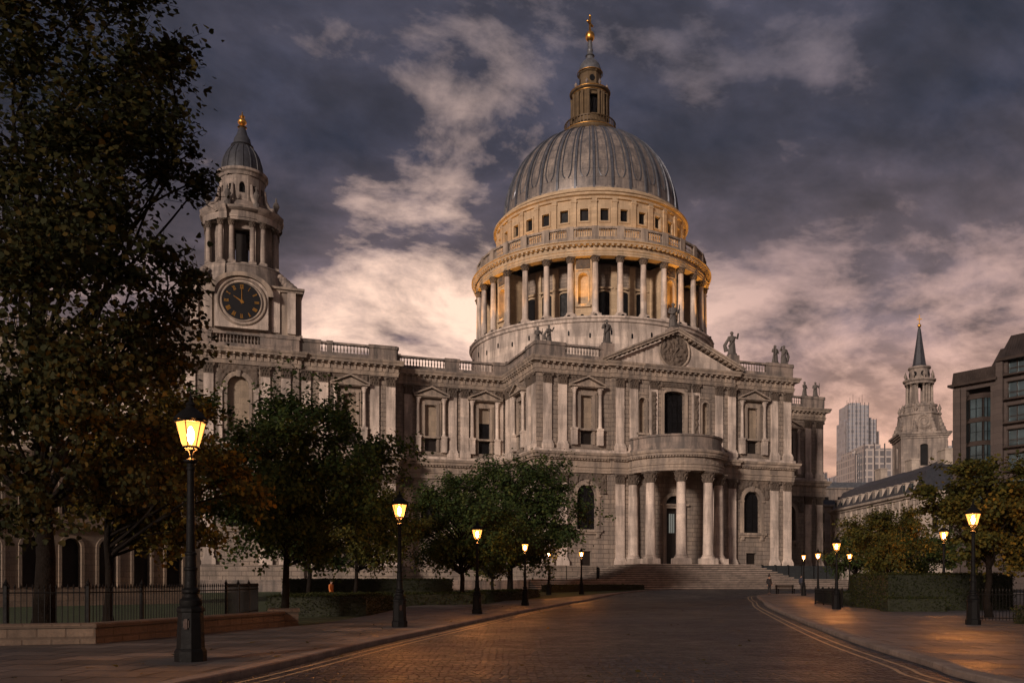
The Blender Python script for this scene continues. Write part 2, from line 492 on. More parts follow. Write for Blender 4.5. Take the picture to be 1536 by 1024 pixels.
class MB:
    def __init__(s):
        s.v, s.f, s.M = [], [], None

    def add(s, vs, fs, M=None):
        b = len(s.v)
        M = M if M is not None else s.M
        if M is None:
            s.v.extend([tuple(p) for p in vs])
        else:
            s.v.extend([tuple(M @ Vector(p)) for p in vs])
        s.f.extend([tuple(i + b for i in f) for f in fs])
        return s

    def box(s, x0, x1, y0, y1, z0, z1):
        return s.frustum(x0, x1, y0, y1, z0, x0, x1, y0, y1, z1)

    def frustum(s, x0, x1, y0, y1, z0, X0, X1, Y0, Y1, z1):
        return s.add([(x0, y0, z0), (x1, y0, z0), (x1, y1, z0), (x0, y1, z0), (X0, Y0, z1), (X1, Y0, z1), (X1, Y1, z1), (X0, Y1, z1)],
                     [(3, 2, 1, 0), (4, 5, 6, 7), (0, 1, 5, 4), (1, 2, 6, 5), (2, 3, 7, 6), (3, 0, 4, 7)])

    def cbox(s, cx, cy, z0, z1, hx, hy, top=1.0):
        return s.frustum(cx - hx, cx + hx, cy - hy, cy + hy, z0, cx - hx * top, cx + hx * top, cy - hy * top, cy + hy * top, z1)

    def prism(s, poly, z0, z1):
        n = len(poly)
        vs = [(x, y, z0) for x, y in poly] + [(x, y, z1) for x, y in poly]
        fs = [tuple(range(n - 1, -1, -1)), tuple(range(n, 2 * n))]
        fs += [(i, (i + 1) % n, n + (i + 1) % n, n + i) for i in range(n)]
        return s.add(vs, fs)

    def prism_y(s, poly, y0, y1):
        """poly in (x,z), counter-clockwise seen from -y; y0 front"""
        n = len(poly)
        vs = [(x, y0, z) for x, z in poly] + [(x, y1, z) for x, z in poly]
        fs = [tuple(range(n)), tuple(range(2 * n - 1, n - 1, -1))]
        fs += [((i + 1) % n, i, n + i, n + (i + 1) % n) for i in range(n)]
        return s.add(vs, fs)

    def lathe(s, prof, cx=0, cy=0, n=24, a0=0.0, a1=None, cap=False):
        """prof [(r,z)] going up; angle 0 points to -y, growing towards +x"""
        full = a1 is None
        if full: a1 = a0 + 2 * pi
        m = n if full else n + 1
        b = []
        for r, z in prof:
            for i in range(m):
                a = a0 + (a1 - a0) * i / n
                b.append((cx + r * sin(a), cy - r * cos(a), z))
        fs = []
        for j in range(len(prof) - 1):
            for i in range(n):
                i2 = (i + 1) % m
                fs.append((j * m + i, j * m + i2, (j + 1) * m + i2, (j + 1) * m + i))
        if cap:
            fs.append(tuple(range(m - 1, -1, -1)))
            fs.append(tuple((len(prof) - 1) * m + i for i in range(m)))
        return s.add(b, fs)

    def tube(s, pts, rad, n=8, cap=True):
        pts = [Vector(p) for p in pts]
        if not isinstance(rad, (list, tuple)): rad = [rad] * len(pts)
        vs, fs = [], []
        ref = None
        for i, p in enumerate(pts):
            d = (pts[min(i + 1, len(pts) - 1)] - pts[max(i - 1, 0)]).normalized()
            if ref is None:
                ref = Vector((0, 0, 1)) if abs(d.z) < .9 else Vector((1, 0, 0))
            a = d.cross(ref).normalized()
            ref = a.cross(d).normalized()
            for k in range(n):
                t = 2 * pi * k / n
                q = p + (a * cos(t) + ref * sin(t)) * rad[i]
                vs.append(q)
        for i in range(len(pts) - 1):
            for k in range(n):
                fs.append((i * n + k, i * n + (k + 1) % n, (i + 1) * n + (k + 1) % n, (i + 1) * n + k))
        if cap:
            fs.append(tuple(range(n - 1, -1, -1)))
            fs.append(tuple((len(pts) - 1) * n + k for k in range(n)))
        return s.add(vs, fs)

    def sphere(s, c, r, n=12, m=8, sx=1, sy=1, sz=1):
        prof = [(r * sin(pi * j / m), -r * cos(pi * j / m)) for j in range(m + 1)]
        vs, fs = [], []
        for q, z in prof:
            for i in range(n):
                a = 2 * pi * i / n
                vs.append((c[0] + max(q, 1e-4) * sin(a) * sx, c[1] - max(q, 1e-4) * cos(a) * sy, c[2] + z * sz))
        for j in range(m):
            for i in range(n):
                fs.append((j * n + i, j * n + (i + 1) % n, (j + 1) * n + (i + 1) % n, (j + 1) * n + i))
        return s.add(vs, fs)

    def sweep(s, path, prof, closed=False, cap=True):
        """sweep profile [(out,z)] along plan path; outward is right of travel, mitred"""
        n = len(path)
        P = [Vector((p[0], p[1])) for p in path]
        zs = [p[2] if len(p) > 2 else 0.0 for p in path]
        nor = []
        for i in range(n):
            def nn(a, b):
                d = (b - a).normalized()
                return Vector((d.y, -d.x))
            if closed or 0 < i < n - 1:
                n1, n2 = nn(P[i - 1], P[i]), nn(P[i], P[(i + 1) % n])
                k = 1 + n1.dot(n2)
                nor.append((n1 + n2) / k if k > .05 else n1)
            elif i == 0: nor.append(nn(P[0], P[1]))
            else: nor.append(nn(P[-2], P[-1]))
        m = len(prof)
        vs = []
        for i in range(n):
            for o, z in prof:
                q = P[i] + nor[i] * o
                vs.append((q.x, q.y, z + zs[i]))
        fs = []
        for i in range(n if closed else n - 1):
            j = (i + 1) % n
            for k in range(m - 1):
                fs.append((i * m + k, j * m + k, j * m + k + 1, i * m + k + 1))
        if cap and not closed:
            fs.append(tuple(range(m)))
            fs.append(tuple((n - 1) * m + k for k in range(m - 1, -1, -1)))
        return s.add(vs, fs)

    def build(s, name, mat, parent=None, smooth=35, label=None):
        me = bpy.data.meshes.new(name)
        me.from_pydata(s.v, [], s.f)
        me.materials.append(mat)
        if smooth:
            me.shade_smooth()
            me.set_sharp_from_angle(angle=radians(smooth))
        me.update()
        o = bpy.data.objects.new(name, me)
        C.objects.link(o)
        if parent: o.parent = parent
        if label: o['label'] = label
        return o


def thing(name, label, cat, loc=(0, 0, 0), rz=0.0, group=None):
    o = bpy.data.objects.new(name, None)
    o.empty_display_size = .3
    C.objects.link(o)
    o.location = loc
    o.rotation_euler = (0, 0, rz)
    return tag(o, label, cat, group)


def tag(o, label, cat, group=None):
    o['label'] = label
    o['category'] = cat
    if group: o['group'] = group
    return o


def struct(o, kind='structure'):
    o['kind'] = kind
    return o


def copy_tree(o, parent=None):
    c = o.copy()
    C.objects.link(c)
    c.parent = parent
    for ch in list(o.children):
        copy_tree(ch, c)
    return c


# ------------------------------------------------------------------ the ground
def gz(y):
    t = min(1, max(0, (y - 72) / 26))
    return .74 * t * t * (3 - 2 * t)


def crom(pts, k=6):
    out = []
    n = len(pts)
    for i in range(n - 1):
        p0, p1, p2, p3 = pts[max(i - 1, 0)], pts[i], pts[i + 1], pts[min(i + 2, n - 1)]
        for j in range(k):
            t = j / k
            out.append(tuple(.5 * (2 * b + (c - a) * t + (2 * a - 5 * b + 4 * c - d) * t * t + (3 * b - a - 3 * c + d) * t ** 3)
                             for a, b, c, d in zip(p0, p1, p2, p3)))
    out.append(tuple(pts[-1]))
    return out


def sheet(name, poly, off, mat, kind='structure'):
    bm = bmesh.new()
    vs = [bm.verts.new((x, y, 0)) for x, y in poly]
    bm.faces.new(vs)
    bmesh.ops.triangulate(bm, faces=bm.faces[:])
    for yy in [72 + 1.3 * i for i in range(21)]:
        bmesh.ops.bisect_plane(bm, geom=bm.verts[:] + bm.edges[:] + bm.faces[:], plane_co=(0, yy, 0), plane_no=(0, 1, 0), dist=1e-5)
    for v in bm.verts: v.co.z = gz(v.co.y) + off
    bmesh.ops.recalc_face_normals(bm, faces=bm.faces[:])
    me = bpy.data.meshes.new(name)
    bm.to_mesh(me)
    bm.free()
    if me.polygons and sum(p.normal.z for p in me.polygons) < 0: me.flip_normals()
    me.materials.append(mat)
    o = bpy.data.objects.new(name, me)
    C.objects.link(o)
    return struct(o, kind)


KL = crom([(-9.0, 0), (-6.6, 8), (-4.89, 14.2), (-3.6, 22.5), (-1.74, 33.2), (1.3, 50.2), (6.4, 74), (10.5, 86), (14.5, 93), (17.5, 97.5), (20, 103)], 8)
KR = crom([(7.3, -12), (7.35, 5), (7.67, 14.2), (8.15, 17), (9.47, 24.5), (12.5, 38.5), (16.7, 56.8), (20.2, 70), (22.4, 79.3), (23.6, 82.6), (26.3, 84.4), (31, 84.9), (60, 86), (120, 88)], 8)
sheet('ground', [(-950, -120), (950, -120), (950, 1300), (-950, 1300)], -.012, EARTH)
road_poly = [(-9.6, -12)] + [(x + .1, y) for x, y in KL] + [(30, 110), (120, 114)] + [(x, y) for x, y in reversed(KR)]
sheet('road', road_poly, 0.0, COBBLE)
sheet('pavement', [(x - .15, y) for x, y in KL[:62]] + [(-.5, 71.5), (-1.6, 60), (-6.5, 56), (-6.5, 40), (-7.2, 31), (-12, 21), (-40, 19), (-40, 0)], .12, FLAGS)
sheet('pavement', [(x + .15, y) for x, y in KR] + [(120, -12)], .12, FLAGS)
sheet('lawn', [(-7.6, 31.5), (-6.6, 40), (-6.6, 56.1), (-1.7, 60.1), (-.6, 71.6), (9, 86), (13.5, 94.5), (17, 99), (10, 130), (-60, 110), (-90, 40), (-40, 19.3), (-13, 21.3)], .05, GRASS)


def kerb(name, pts, side):
    path = [(x, y, gz(y)) for x, y in pts]
    if side < 0: path = path[::-1]
    return struct(MB().sweep(path, [(0, -.05), (0, .105), (-.025, .13), (-.30, .134), (-.30, -.05)]).build(name, KERBST, smooth=0))


kerb('kerb', KL, 1)
kerb('kerb', KR, -1)


def ribbon(pts, off, w, side):
    mb = MB()
    P = [Vector(p) for p in pts]
    vs = []
    for i in range(len(P)):
        d = (P[min(i + 1, len(P) - 1)] - P[max(i - 1, 0)]).normalized()
        n = Vector((d.y, -d.x)) * side
        for o in (off, off + w):
            q = P[i] + n * o
            vs.append((q.x, q.y, gz(q.y) + .004))
    fs = [(2 * i, 2 * i + 1, 2 * i + 3, 2 * i + 2) for i in range(len(P) - 1)]
    return mb.add(vs, fs)


def sub(pts, y0, y1): return [p for p in pts if y0 <= p[1] <= y1]


for off in (.32, .62):
    struct(ribbon(sub(KL, 6, 78), off, .085, 1).build('yellow_line', YELLOW, smooth=0))
    struct(ribbon([p for p in KR if p[1] >= 5 and p[0] < 24], off + .1, .085, -1).build('yellow_line', YELLOW, smooth=0))

# ------------------------------------------------------------------ the cathedral
TH = radians(19)
CO = Vector((2.64, 110.6, 0))
CM = Matrix.Translation(CO) @ rot_z(TH)


def W(u, v, z): return tuple(CM @ Vector((u, v, z)))


cath = thing('cathedral', 'great domed stone cathedral with clock tower and columned portico beyond the road', 'cathedral', CO, TH)

PATH = [(-78, 10.2), (-43.2, 10.2), (-43.2, 9.5), (-28.2, 9.5), (-28.2, 9.9), (-15.6, 9.9), (-15.6, 13.5), (.9, 13.5), (.9, .9), (11.4, .9),
        (11.4, .45), (29.9, .45), (29.9, .9), (40, .9), (40, 17.6), (58.9, 17.6), (58.9, 45)]


def frame(i):
    a, b = Vector(PATH[i]), Vector(PATH[i + 1])
    d = (b - a).normalized()
    M = Matrix.Translation((a.x, a.y, 0)) @ rot_z(atan2(d.y, d.x))
    return M, (b - a).length


def arch_pts(cx, zs, r, n=12, rise=1.0):
    return [(cx + r * cos(pi * k / n), zs + r * sin(pi * k / n) * rise) for k in range(n + 1)]


def wall_grid(mb, s0, s1, z0, z1, holes, depth=.7):
    """front face at y=0 with holes (x0,x1,z0,z1,arch) ; arch = rise of the round top inside the hole (0: flat)"""
    xs = sorted({s0, s1, *[h[0] for h in holes], *[h[1] for h in holes]})
    zs = sorted({z0, z1, *[h[2] for h in holes], *[h[3] for h in holes]})
    for a, b in zip(xs, xs[1:]):
        for c, d in zip(zs, zs[1:]):
            mx, mz = (a + b) / 2, (c + d) / 2
            if any(h[0] < mx < h[1] and h[2] < mz < h[3] for h in holes): continue
            mb.add([(a, 0, c), (b, 0, c), (b, 0, d), (a, 0, d)], [(0, 1, 2, 3)])
    for x0, x1, za, zb, rise in holes:
        zt = zb - rise
        q = lambda pts: mb.add(pts, [(0, 1, 2, 3)])
        q([(x0, 0, za), (x0, depth, za), (x0, depth, zt), (x0, 0, zt)][::-1])
        q([(x1, 0, za), (x1, depth, za), (x1, depth, zt), (x1, 0, zt)])
        q([(x0, 0, za), (x1, 0, za), (x1, depth, za), (x0, depth, za)][::-1])
        if rise <= 0:
            q([(x0, 0, zb), (x1, 0, zb), (x1, depth, zb), (x0, depth, zb)])
        else:
            r = (x1 - x0) / 2
            ap = arch_pts((x0 + x1) / 2, zt, r, 14, rise / r)
            for (xa, ya), (xb, yb) in zip(ap, ap[1:]):
                q([(xb, 0, yb), (xa, 0, ya), (xa, 0, zb), (xb, 0, zb)])
                q([(xa, 0, ya), (xb, 0, yb), (xb, depth, yb), (xa, depth, ya)])
    return mb


def capital(mb, cx, w, z0, z1, y0, y1, M=None):
    """Corinthian-ish pilaster capital: flared bell, rows of leaves, volutes, abacus. y0 front, y1 back"""
    h = z1 - z0
    mb.frustum(cx - w, cx + w, y0, y1, z0, cx - w * 1.12, cx + w * 1.12, y0 - .12, y1, z1 - h * .14)
    mb.box(cx - w * 1.32, cx + w * 1.32, y0 - .22, y1, z1 - h * .14, z1)
    for row, (za, zb, nl) in enumerate(((0, .34, 4), (.30, .64, 3), (.58, .86, 4))):
        for k in range(nl):
            lx = cx - w * 1.05 + 2.1 * w * (k + .5) / nl
            lw = w / nl * .72
            mb.frustum(lx - lw, lx + lw, y0 - .03, y0 + .05, z0 + h * za, lx - lw * .7, lx + lw * .7, y0 - .20 - .05 * row, y0 - .02, z0 + h * zb)
    for sx in (-1, 1):
        mb.sphere((cx + sx * w * 1.15, y0 - .16, z1 - h * .24), h * .13, 8, 5)
    mb.tube([(cx - w * 1.03, y0 - .02, z0), (cx + w * 1.03, y0 - .02, z0)], .07, 6)


def pilaster(M, cx, zb, zt, parent, w=.62, proud=.22, caph=1.3, name='pilaster', mat=None):
    mb = MB(); mb.M = M
    y0 = -proud
    mb.box(cx - w * 1.35, cx + w * 1.35, y0 - .20, 0.02, zb, zb + .62)
    mb.frustum(cx - w * 1.28, cx + w * 1.28, y0 - .16, 0.02, zb + .62, cx - w * 1.06, cx + w * 1.06, y0 - .04, .02, zb + 1.05)
    mb.box(cx - w, cx + w, y0, 0.02, zb + 1.05, zt - caph)
    p = mb.build(name, mat or SMOOTH, parent)
    c = MB(); c.M = M
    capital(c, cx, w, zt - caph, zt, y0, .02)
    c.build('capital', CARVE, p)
    return p


def relief(M, x0, x1, z0, z1, y, parent, amp=.16, name='carved_panel', seed=0, step=.11, hole=None):
    """carved stone swag panel: a displaced grid"""
    nx, nz = max(2, int((x1 - x0) / step)), max(2, int((z1 - z0) / step))
    mb = MB(); mb.M = M
    vs, fs = [], []
    keep = {}
    for j in range(nz + 1):
        for i in range(nx + 1):
            x, z = x0 + (x1 - x0) * i / nx, z0 + (z1 - z0) * j / nz
            e = min(i, nx - i, j, nz - j)
            p = Vector((x * 1.7 + seed, z * 1.7, seed * 3.1))
            h = abs(noise.noise(p)) * 1.3 + abs(noise.noise(p * 2.3)) * .8
            vs.append((x, y - (amp * h if e else 0), z))
    for j in range(nz):
        for i in range(nx):
            if hole:
                cx, cz = x0 + (x1 - x0) * (i + .5) / nx, z0 + (z1 - z0) * (j + .5) / nz
                if hole(cx, cz): continue
            a = j * (nx + 1) + i
            fs.append((a, a + 1, a + nx + 2, a + nx + 1))
    mb.add(vs, fs)
    return mb.build(name, CARVE, parent, smooth=60)


def pane(M, x0, x1, z0, z1, rise, y, mat, parent, name='pane', bars=0):
    mb = MB(); mb.M = M
    if rise > 0:
        r = (x1 - x0) / 2
        poly = [(x0, z0), (x1, z0)] + arch_pts((x0 + x1) / 2, z1 - rise, r, 14, rise / r)
        mb.add([(x, y, z) for x, z in poly], [tuple(range(len(poly)))])
    else:
        mb.add([(x0, y, z0), (x1, y, z0), (x1, y, z1), (x0, y, z1)], [(0, 1, 2, 3)])
    o = mb.build(name, mat, parent, smooth=0)
    if bars:
        g = MB(); g.M = M
        for k in range(1, bars + 1):
            x = x0 + (x1 - x0) * k / (bars + 1)
            g.box(x - .035, x + .035, y - .06, y - .01, z0, z1 - (rise * .35))
        k = z0 + .7
        while k < z1 - rise:
            g.box(x0, x1, y - .05, y - .012, k - .03, k + .03)
            k += .75
        g.build('glazing_bar', IRON, o, smooth=0)
    return o


def arch_frame(mb, cx, hw, z0, z1, rise, t, y0, y1):
    """moulded architrave round an arched opening"""
    r = hw
    zt = z1 - rise
    inner = [(cx + hw, z0)] + arch_pts(cx, zt, r, 14, rise / r) + [(cx - hw, z0)]
    outer = [(cx + hw + t, z0)] + [(cx + (r + t) * cos(pi * k / 14), zt + (rise + t) * sin(pi * k / 14)) for k in range(15)] + [(cx - hw - t, z0)]
    n = len(inner)
    vs = [(x, y0, z) for x, z in inner] + [(x, y0, z) for x, z in outer] + [(x, y1, z) for x, z in inner] + [(x, y1, z) for x, z in outer]
    fs = []
    for i in range(n - 1):
        fs += [(i, n + i, n + i + 1, i + 1), (2 * n + i, i, i + 1, 2 * n + i + 1), (n + i, 3 * n + i, 3 * n + i + 1, n + i + 1)]
    mb.add(vs, fs)


def aedicule(M, cx, parent, dark='low', zb=18.95, hole_list=None):
    """upper window: colonnettes on pedestals, triangular pediment, framed blind panel, opening in the plinth"""
    mb = MB(); mb.M = M
    f = MB(); f.M = M
    # frame round panel
    for sx in (-1, 1):
        f.box(cx + sx * 1.02 - .17, cx + sx * 1.02 + .17, -.20, .02, 21.75, 26.1)
        f.box(cx + sx * 1.35 - .12, cx + sx * 1.35 + .12, -.10, .02, 21.75, 26.35)
    f.box(cx - 1.47, cx + 1.47, -.16, .02, 26.35, 26.62)
    f.box(cx - 1.19, cx + 1.19, -.22, .02, 26.1, 26.35)
    f.box(cx - 1.25, cx + 1.25, -.35, .02, 21.5, 21.75)
    f.box(cx - 1.2, cx - .88, -.12, .02, 19.7, 21.5)
    f.box(cx + .88, cx + 1.2, -.12, .02, 19.7, 21.5)
    wn = f.build('window', TRIM, parent)
    for sx in (-1, 1):
        c = MB(); c.M = M
        x = cx + sx * 1.85
        c.box(x - .36, x + .36, -.62, .02, 19.55, 21.75)
        c.box(x - .42, x + .42, -.68, .02, 21.5, 21.78)
        c.lathe([(.30, 21.78), (.30, 21.9), (.24, 22.05), (.235, 23.5), (.20, 26.2), (.26, 26.28), (.24, 26.4), (.36, 26.85), (.36, 26.95)], x, -.34, 12)
        c.box(x - .33, x + .33, -.64, .02, 26.85, 27.02)
        c.build('colonnette', SMOOTH, wn)
    # entablature + pediment
    mb.box(cx - 2.28, cx + 2.28, -.66, .02, 27.02, 27.12)
    mb.box(cx - 2.5, cx + 2.5, -.86, .02, 27.12, 27.3)
    mb.prism_y([(cx - 2.15, 27.3), (cx + 2.15, 27.3), (cx, 28.22)], -.52, .0)
    for sx in (-1, 1):
        a, b = Vector((cx + sx * 2.5, 27.30)), Vector((cx, 28.36))
        d = (b - a).normalized(); n = Vector((-d.y, d.x)) * (1 if sx < 0 else -1)
        p = [a, b, b + Vector((0, .24)), a + n * .20]
        if n.y < 0: p = [a, b, b + Vector((0, .24)), a - n * .2]
        pts = [(q.x, q.y) for q in p]
        if sx > 0: pts = pts[::-1]
        mb.prism_y(pts, -.86 if sx < 0 else -.857, 0)
    mb.build('pediment', TRIM, wn)
    if dark == 'half':
        pane(M, cx - .85, cx + .85, 24.05, 26.1, .35, .42, BLIND, wn, 'blind_panel')
        pane(M, cx - .85, cx + .85, 21.75, 24.05, 0, .42, VOID, wn, 'pane')
    else:
        pane(M, cx - .85, cx + .85, 21.75, 26.1, .35, .38, BLIND, wn, 'blind_panel')
    pane(M, cx - .88, cx + .88, 19.7, 21.5, 0, .5, VOID if dark == 'half' else DOORW, wn, 'lower_opening')
    return [(cx - .85, cx + .85, 21.75, 26.1, .35), (cx - .88, cx + .88, 19.7, 21.5, 0)]


def arched_window(M, cx, hw, z0, z1, parent, mat=None, bars=2, sill=True):
    f = MB(); f.M = M
    arch_frame(f, cx, hw, z0, z1, hw, .34, -.18, .02)
    arch_frame(f, cx, hw + .34, z0, z1 + .34, hw + .34, .22, -.10, .02)
    f.frustum(cx - .22, cx + .22, -.32, .02, z1 - .15, cx - .3, cx + .3, -.36, .02, z1 + .62)
    for sx in (-1, 1): f.box(cx + sx * (hw + .32) - .36, cx + sx * (hw + .32) + .36, -.24, .02, z1 - hw - .22, z1 - hw + .02)
    w = f.build('window', TRIM, parent)
    if sill:
        s_ = MB(); s_.M = M
        s_.box(cx - hw - .8, cx + hw + .8, -.42, .02, z0 - .34, z0 - .02)
        s_.box(cx - hw - .65, cx + hw + .65, -.26, .02, z0 - .60, z0 - .34)
        for sx in (-1, 1): s_.box(cx + sx * (hw + .2) - .2, cx + sx * (hw + .2) + .2, -.3, .02, z0 - 1.05, z0 - .6)
        s_.build('sill', TRIM, w)
    pane(M, cx - hw, cx + hw, z0, z1, hw, .55, mat or VOID, w, 'pane', bars)
    return [(cx - hw, cx + hw, z0, z1, hw)]


ZL0, ZU0 = 5.0, 18.95        # bases of the two orders
ZLC, ZUC = 15.95, 28.72       # tops of capitals


def facade(i, pil, aed=(), arch=(), extra=(), swag=True, floor=0.0, extra_holes=(), half=()):
    """one straight wall of the cathedral: lower and upper walls with pilasters and windows"""
    M, L = frame(i)
    lower, upper = [], []
    for c in aed:
        upper += aedicule(M, c, cath, 'half' if c in half else 'low')
    for c, hw in arch:
        lower += arched_window(M, c, hw, 8.55, 14.45, cath)
    lower += [h for h in extra_holes if h[3] < 17]
    upper += [h for h in extra_holes if h[3] > 17]
    mb = MB(); mb.M = M
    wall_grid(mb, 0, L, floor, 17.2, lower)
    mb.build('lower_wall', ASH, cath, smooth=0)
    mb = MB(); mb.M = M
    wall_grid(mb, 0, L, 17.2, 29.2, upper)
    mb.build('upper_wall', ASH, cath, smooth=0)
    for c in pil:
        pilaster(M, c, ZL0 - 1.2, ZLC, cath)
        pilaster(M, c, ZU0, ZUC, cath, w=.58)
    return M, L


def mo(mb, path, prof): mb.sweep(path, prof)


# continuous mouldings round the whole plan
mb = MB()
mb.sweep(PATH, [(0, 0), (.55, 0), (.55, 3.4), (.42, 3.55), (.42, 3.75), (0, 3.8)])
mb.build('plinth', ASH, cath, smooth=20)
mb = MB()
mb.sweep(PATH, [(-.1, 15.95), (.26, 15.95), (.26, 16.25), (.32, 16.27), (.32, 16.62), (.44, 16.7), (.44, 16.8), (.26, 16.82), (.26, 17.5), (.36, 17.55), (.40, 17.7),
                (.75, 17.78), (.80, 18.12), (.95, 18.2), (1.0, 18.45), (1.0, 18.52), (.30, 18.62), (-.1, 18.62)])
mb.build('middle_cornice', TRIM, cath, smooth=20)
mb = MB()
mb.sweep(PATH, [(-.1, 18.62), (.40, 18.62), (.40, 18.9), (.30, 18.97), (-.1, 18.97)])
mb.build('upper_plinth', SMOOTH, cath, smooth=20)
mb = MB()
mb.sweep(PATH, [(-.1, 28.72), (.24, 28.72), (.24, 28.92), (.29, 28.94), (.29, 29.14), (.38, 29.2), (.38, 29.26), (.25, 29.28), (.25, 29.86), (.38, 29.92), (.42, 30.02),
                (.80, 30.08), (.84, 30.34), (.92, 30.42), (1.0, 30.62), (1.0, 30.70), (.2, 30.78), (-.1, 30.78)])
mb.build('main_cornice', TRIM, cath, smooth=20)

mod = MB(); mod2 = MB()
for i in range(2, len(PATH) - 2):
    M, L = frame(i)
    mod.M = M; mod2.M = M
    if L < 1: continue
    n = max(2, int(L / .82))
    for k in range(n):
        x = L * (k + .5) / n
        mod.box(x - .13, x + .13, -.74, -.24, 29.86, 30.08)
        mod.box(x - .11, x + .11, -.36, -.24, 29.30, 29.86)
    n = max(2, int(L / .42))
    for k in range(n):
        x = L * (k + .5) / n
        mod2.box(x - .12, x + .12, -.60, -.3, 17.58, 17.775)
mod.build('bracket_row', TRIM, cath, smooth=0)
mod2.build('dentil_row', TRIM, cath, smooth=0)

# roof slab hides the inside
roofp = [(-77.5, 10.7), (-43.7, 10.7), (-43.7, 10.2), (-16.2, 10.4), (-16.2, 14.2), (1.5, 14.2), (1.5, 1.5), (39.5, 1.5), (39.5, 18.2), (58.3, 18.2), (58.3, 45), (50, 45), (50, 84), (12, 84), (12, 45), (-77.5, 45)]
MB().prism(roofp, 30.2, 30.74).build('roof', LEADGREY, cath, smooth=0)

# --- the separate walls
U0 = -43.2
facade(0, [19.9, 22.1, 29.5, 31.7], [25.8, 10.5], [(25.8, 1.4), (10.5, 1.4)])
# tower-base wall with a tall arched blind window
Mt, Lt = frame(2)
holes = arched_window(Mt, 7.6, 1.3, 20.6, 27.3, cath, BLIND, 0, False)
sd = MB(); sd.M = Mt
for sx in (-1, 1):
    sd.box(7.6 + sx * 2.15 - .26, 7.6 + sx * 2.15 + .26, -.34, .02, 18.97, 25.3)
    sd.box(7.6 + sx * 2.15 - .36, 7.6 + sx * 2.15 + .36, -.44, .02, 25.3, 25.75)
sd.build('window_jamb', SMOOTH, cath)
relief(Mt, 5.2, 10.0, 26.0, 28.6, -.05, cath, .2, seed=3, hole=lambda x, z: hypot(x - 7.6, z - 26.0) < 1.95)
facade(2, [2.0, 4.1, 10.85, 13.35], (), [(7.6, 1.4)], extra_holes=holes)
Mb_, _ = frame(4)
facade(4, [.9, 3.1, 9.7, 11.85], [6.45], [(6.45, 1.4)])
relief(Mb_, 4.0, 8.9, 27.45, 28.65, -.05, cath, .2, seed=5, hole=lambda x, z: z < 28.7 - abs(x - 6.45) * .5 and abs(x - 6.45) < 2.4)
facade(5, [], [])
Mn, _ = frame(6)
facade(6, [2.35, 8.65, 10.4, 15.5], [5.53, 13.3], [(5.53, 1.4), (13.3, 1.4)], half=[13.3])
for c, s_ in ((5.53, 7), (13.0, 9)):
    relief(Mn, c - 2.3, c + 2.3 if c < 9 else c + 1.6, 27.4, 28.66, -.05, cath, .2, seed=s_, hole=lambda x, z, c=c: z < 28.7 - abs(x - c) * .5 and abs(x - c) < 2.4)
facade(7, [1.1, 3.0, 9.8, 11.7], [6.4], [(6.4, 1.2)])
Mf, _ = frame(8)
facade(8, [1.45, 3.55], [6.95], [(6.95, 1.38)], extra_holes=[(6.1, 7.7, 3.4, 5.7, 0)])
pane(Mf, 6.1, 7.7, 3.4, 5.7, 0, .5, DOORW, cath, 'basement_door')
relief(Mf, 4.5, 9.6, 27.45, 28.66, -.05, cath, .2, seed=11, hole=lambda x, z: z < 28.7 - abs(x - 6.95) * .5 and abs(x - 6.95) < 2.4)
relief(Mf, 4.6, 9.9, 13.2, 15.9, -.05, cath, .22, seed=12, hole=lambda x, z: hypot(x - 6.95, z - 13.07) < 2.1)
Mr, _ = frame(12)
facade(12, [7.1, 9.3], [3.45], [(3.4, 1.38)], extra_holes=[(2.5, 4.2, 3.4, 5.7, 0)])
pane(Mr, 2.5, 4.2, 3.4, 5.7, 0, .5, DOORW, cath, 'basement_door')
relief(Mr, .9, 6.2, 27.45, 28.66, -.05, cath, .2, seed=14, hole=lambda x, z: z < 28.7 - abs(x - 3.45) * .5 and abs(x - 3.45) < 2.4)
relief(Mr, .8, 6.2, 13.2, 15.9, -.05, cath, .22, seed=15, hole=lambda x, z: hypot(x - 3.4, z - 13.07) < 2.1)
for i_ in (1, 3, 9, 11, 13): facade(i_, [], [])
Mq, _ = frame(14)
facade(14, [15.7, 18.0], [11.8], [(11.8, 1.38)])
relief(Mq, 9.5, 14.9, 13.2, 15.9, -.05, cath, .22, seed=17, hole=lambda x, z: hypot(x - 11.8, z - 13.07) < 2.1)
facade(15, [1.0, 3.2], [])

# --- centre bay of the transept
Mc, Lc = frame(10)
x0 = 11.4
wc = 20.65 - x0
cent = [(wc - 1.6, wc + 1.6, 21.1, 27.45, .45)]
niches = [(15.85 - x0 - .55, 15.85 - x0 + .55, 21.6, 26.3, .55), (25.55 - x0 - .55, 25.55 - x0 + .55, 21.6, 26.3, .55)]
door = [(wc - 1.25, wc + 1.25, 3.9, 11.6, 0)]
lun = [(wc - 1.3, wc + 1.3, 12.0, 13.3, 1.3)]
facade(10, [1.1, 3.15, 16.25, 18.3], extra_holes=cent + niches + door + lun)
f = MB(); f.M = Mc
arch_frame(f, wc, 1.6, 21.1, 27.45, .45, .38, -.24, .02)
f.box(wc - 2.3, wc + 2.3, -.34, .02, 20.75, 21.1)
cw = f.build('window', TRIM, cath)
pane(Mc, wc - 1.6, wc + 1.6, 21.1, 27.45, .45, .6, VOID, cw, 'pane', 3)
relief(Mc, wc - 2.6, wc + 2.6, 27.55, 28.66, -.05, cath, .22, seed=21, hole=lambda x, z: z < 27.95 and abs(x - wc) < 2.0)
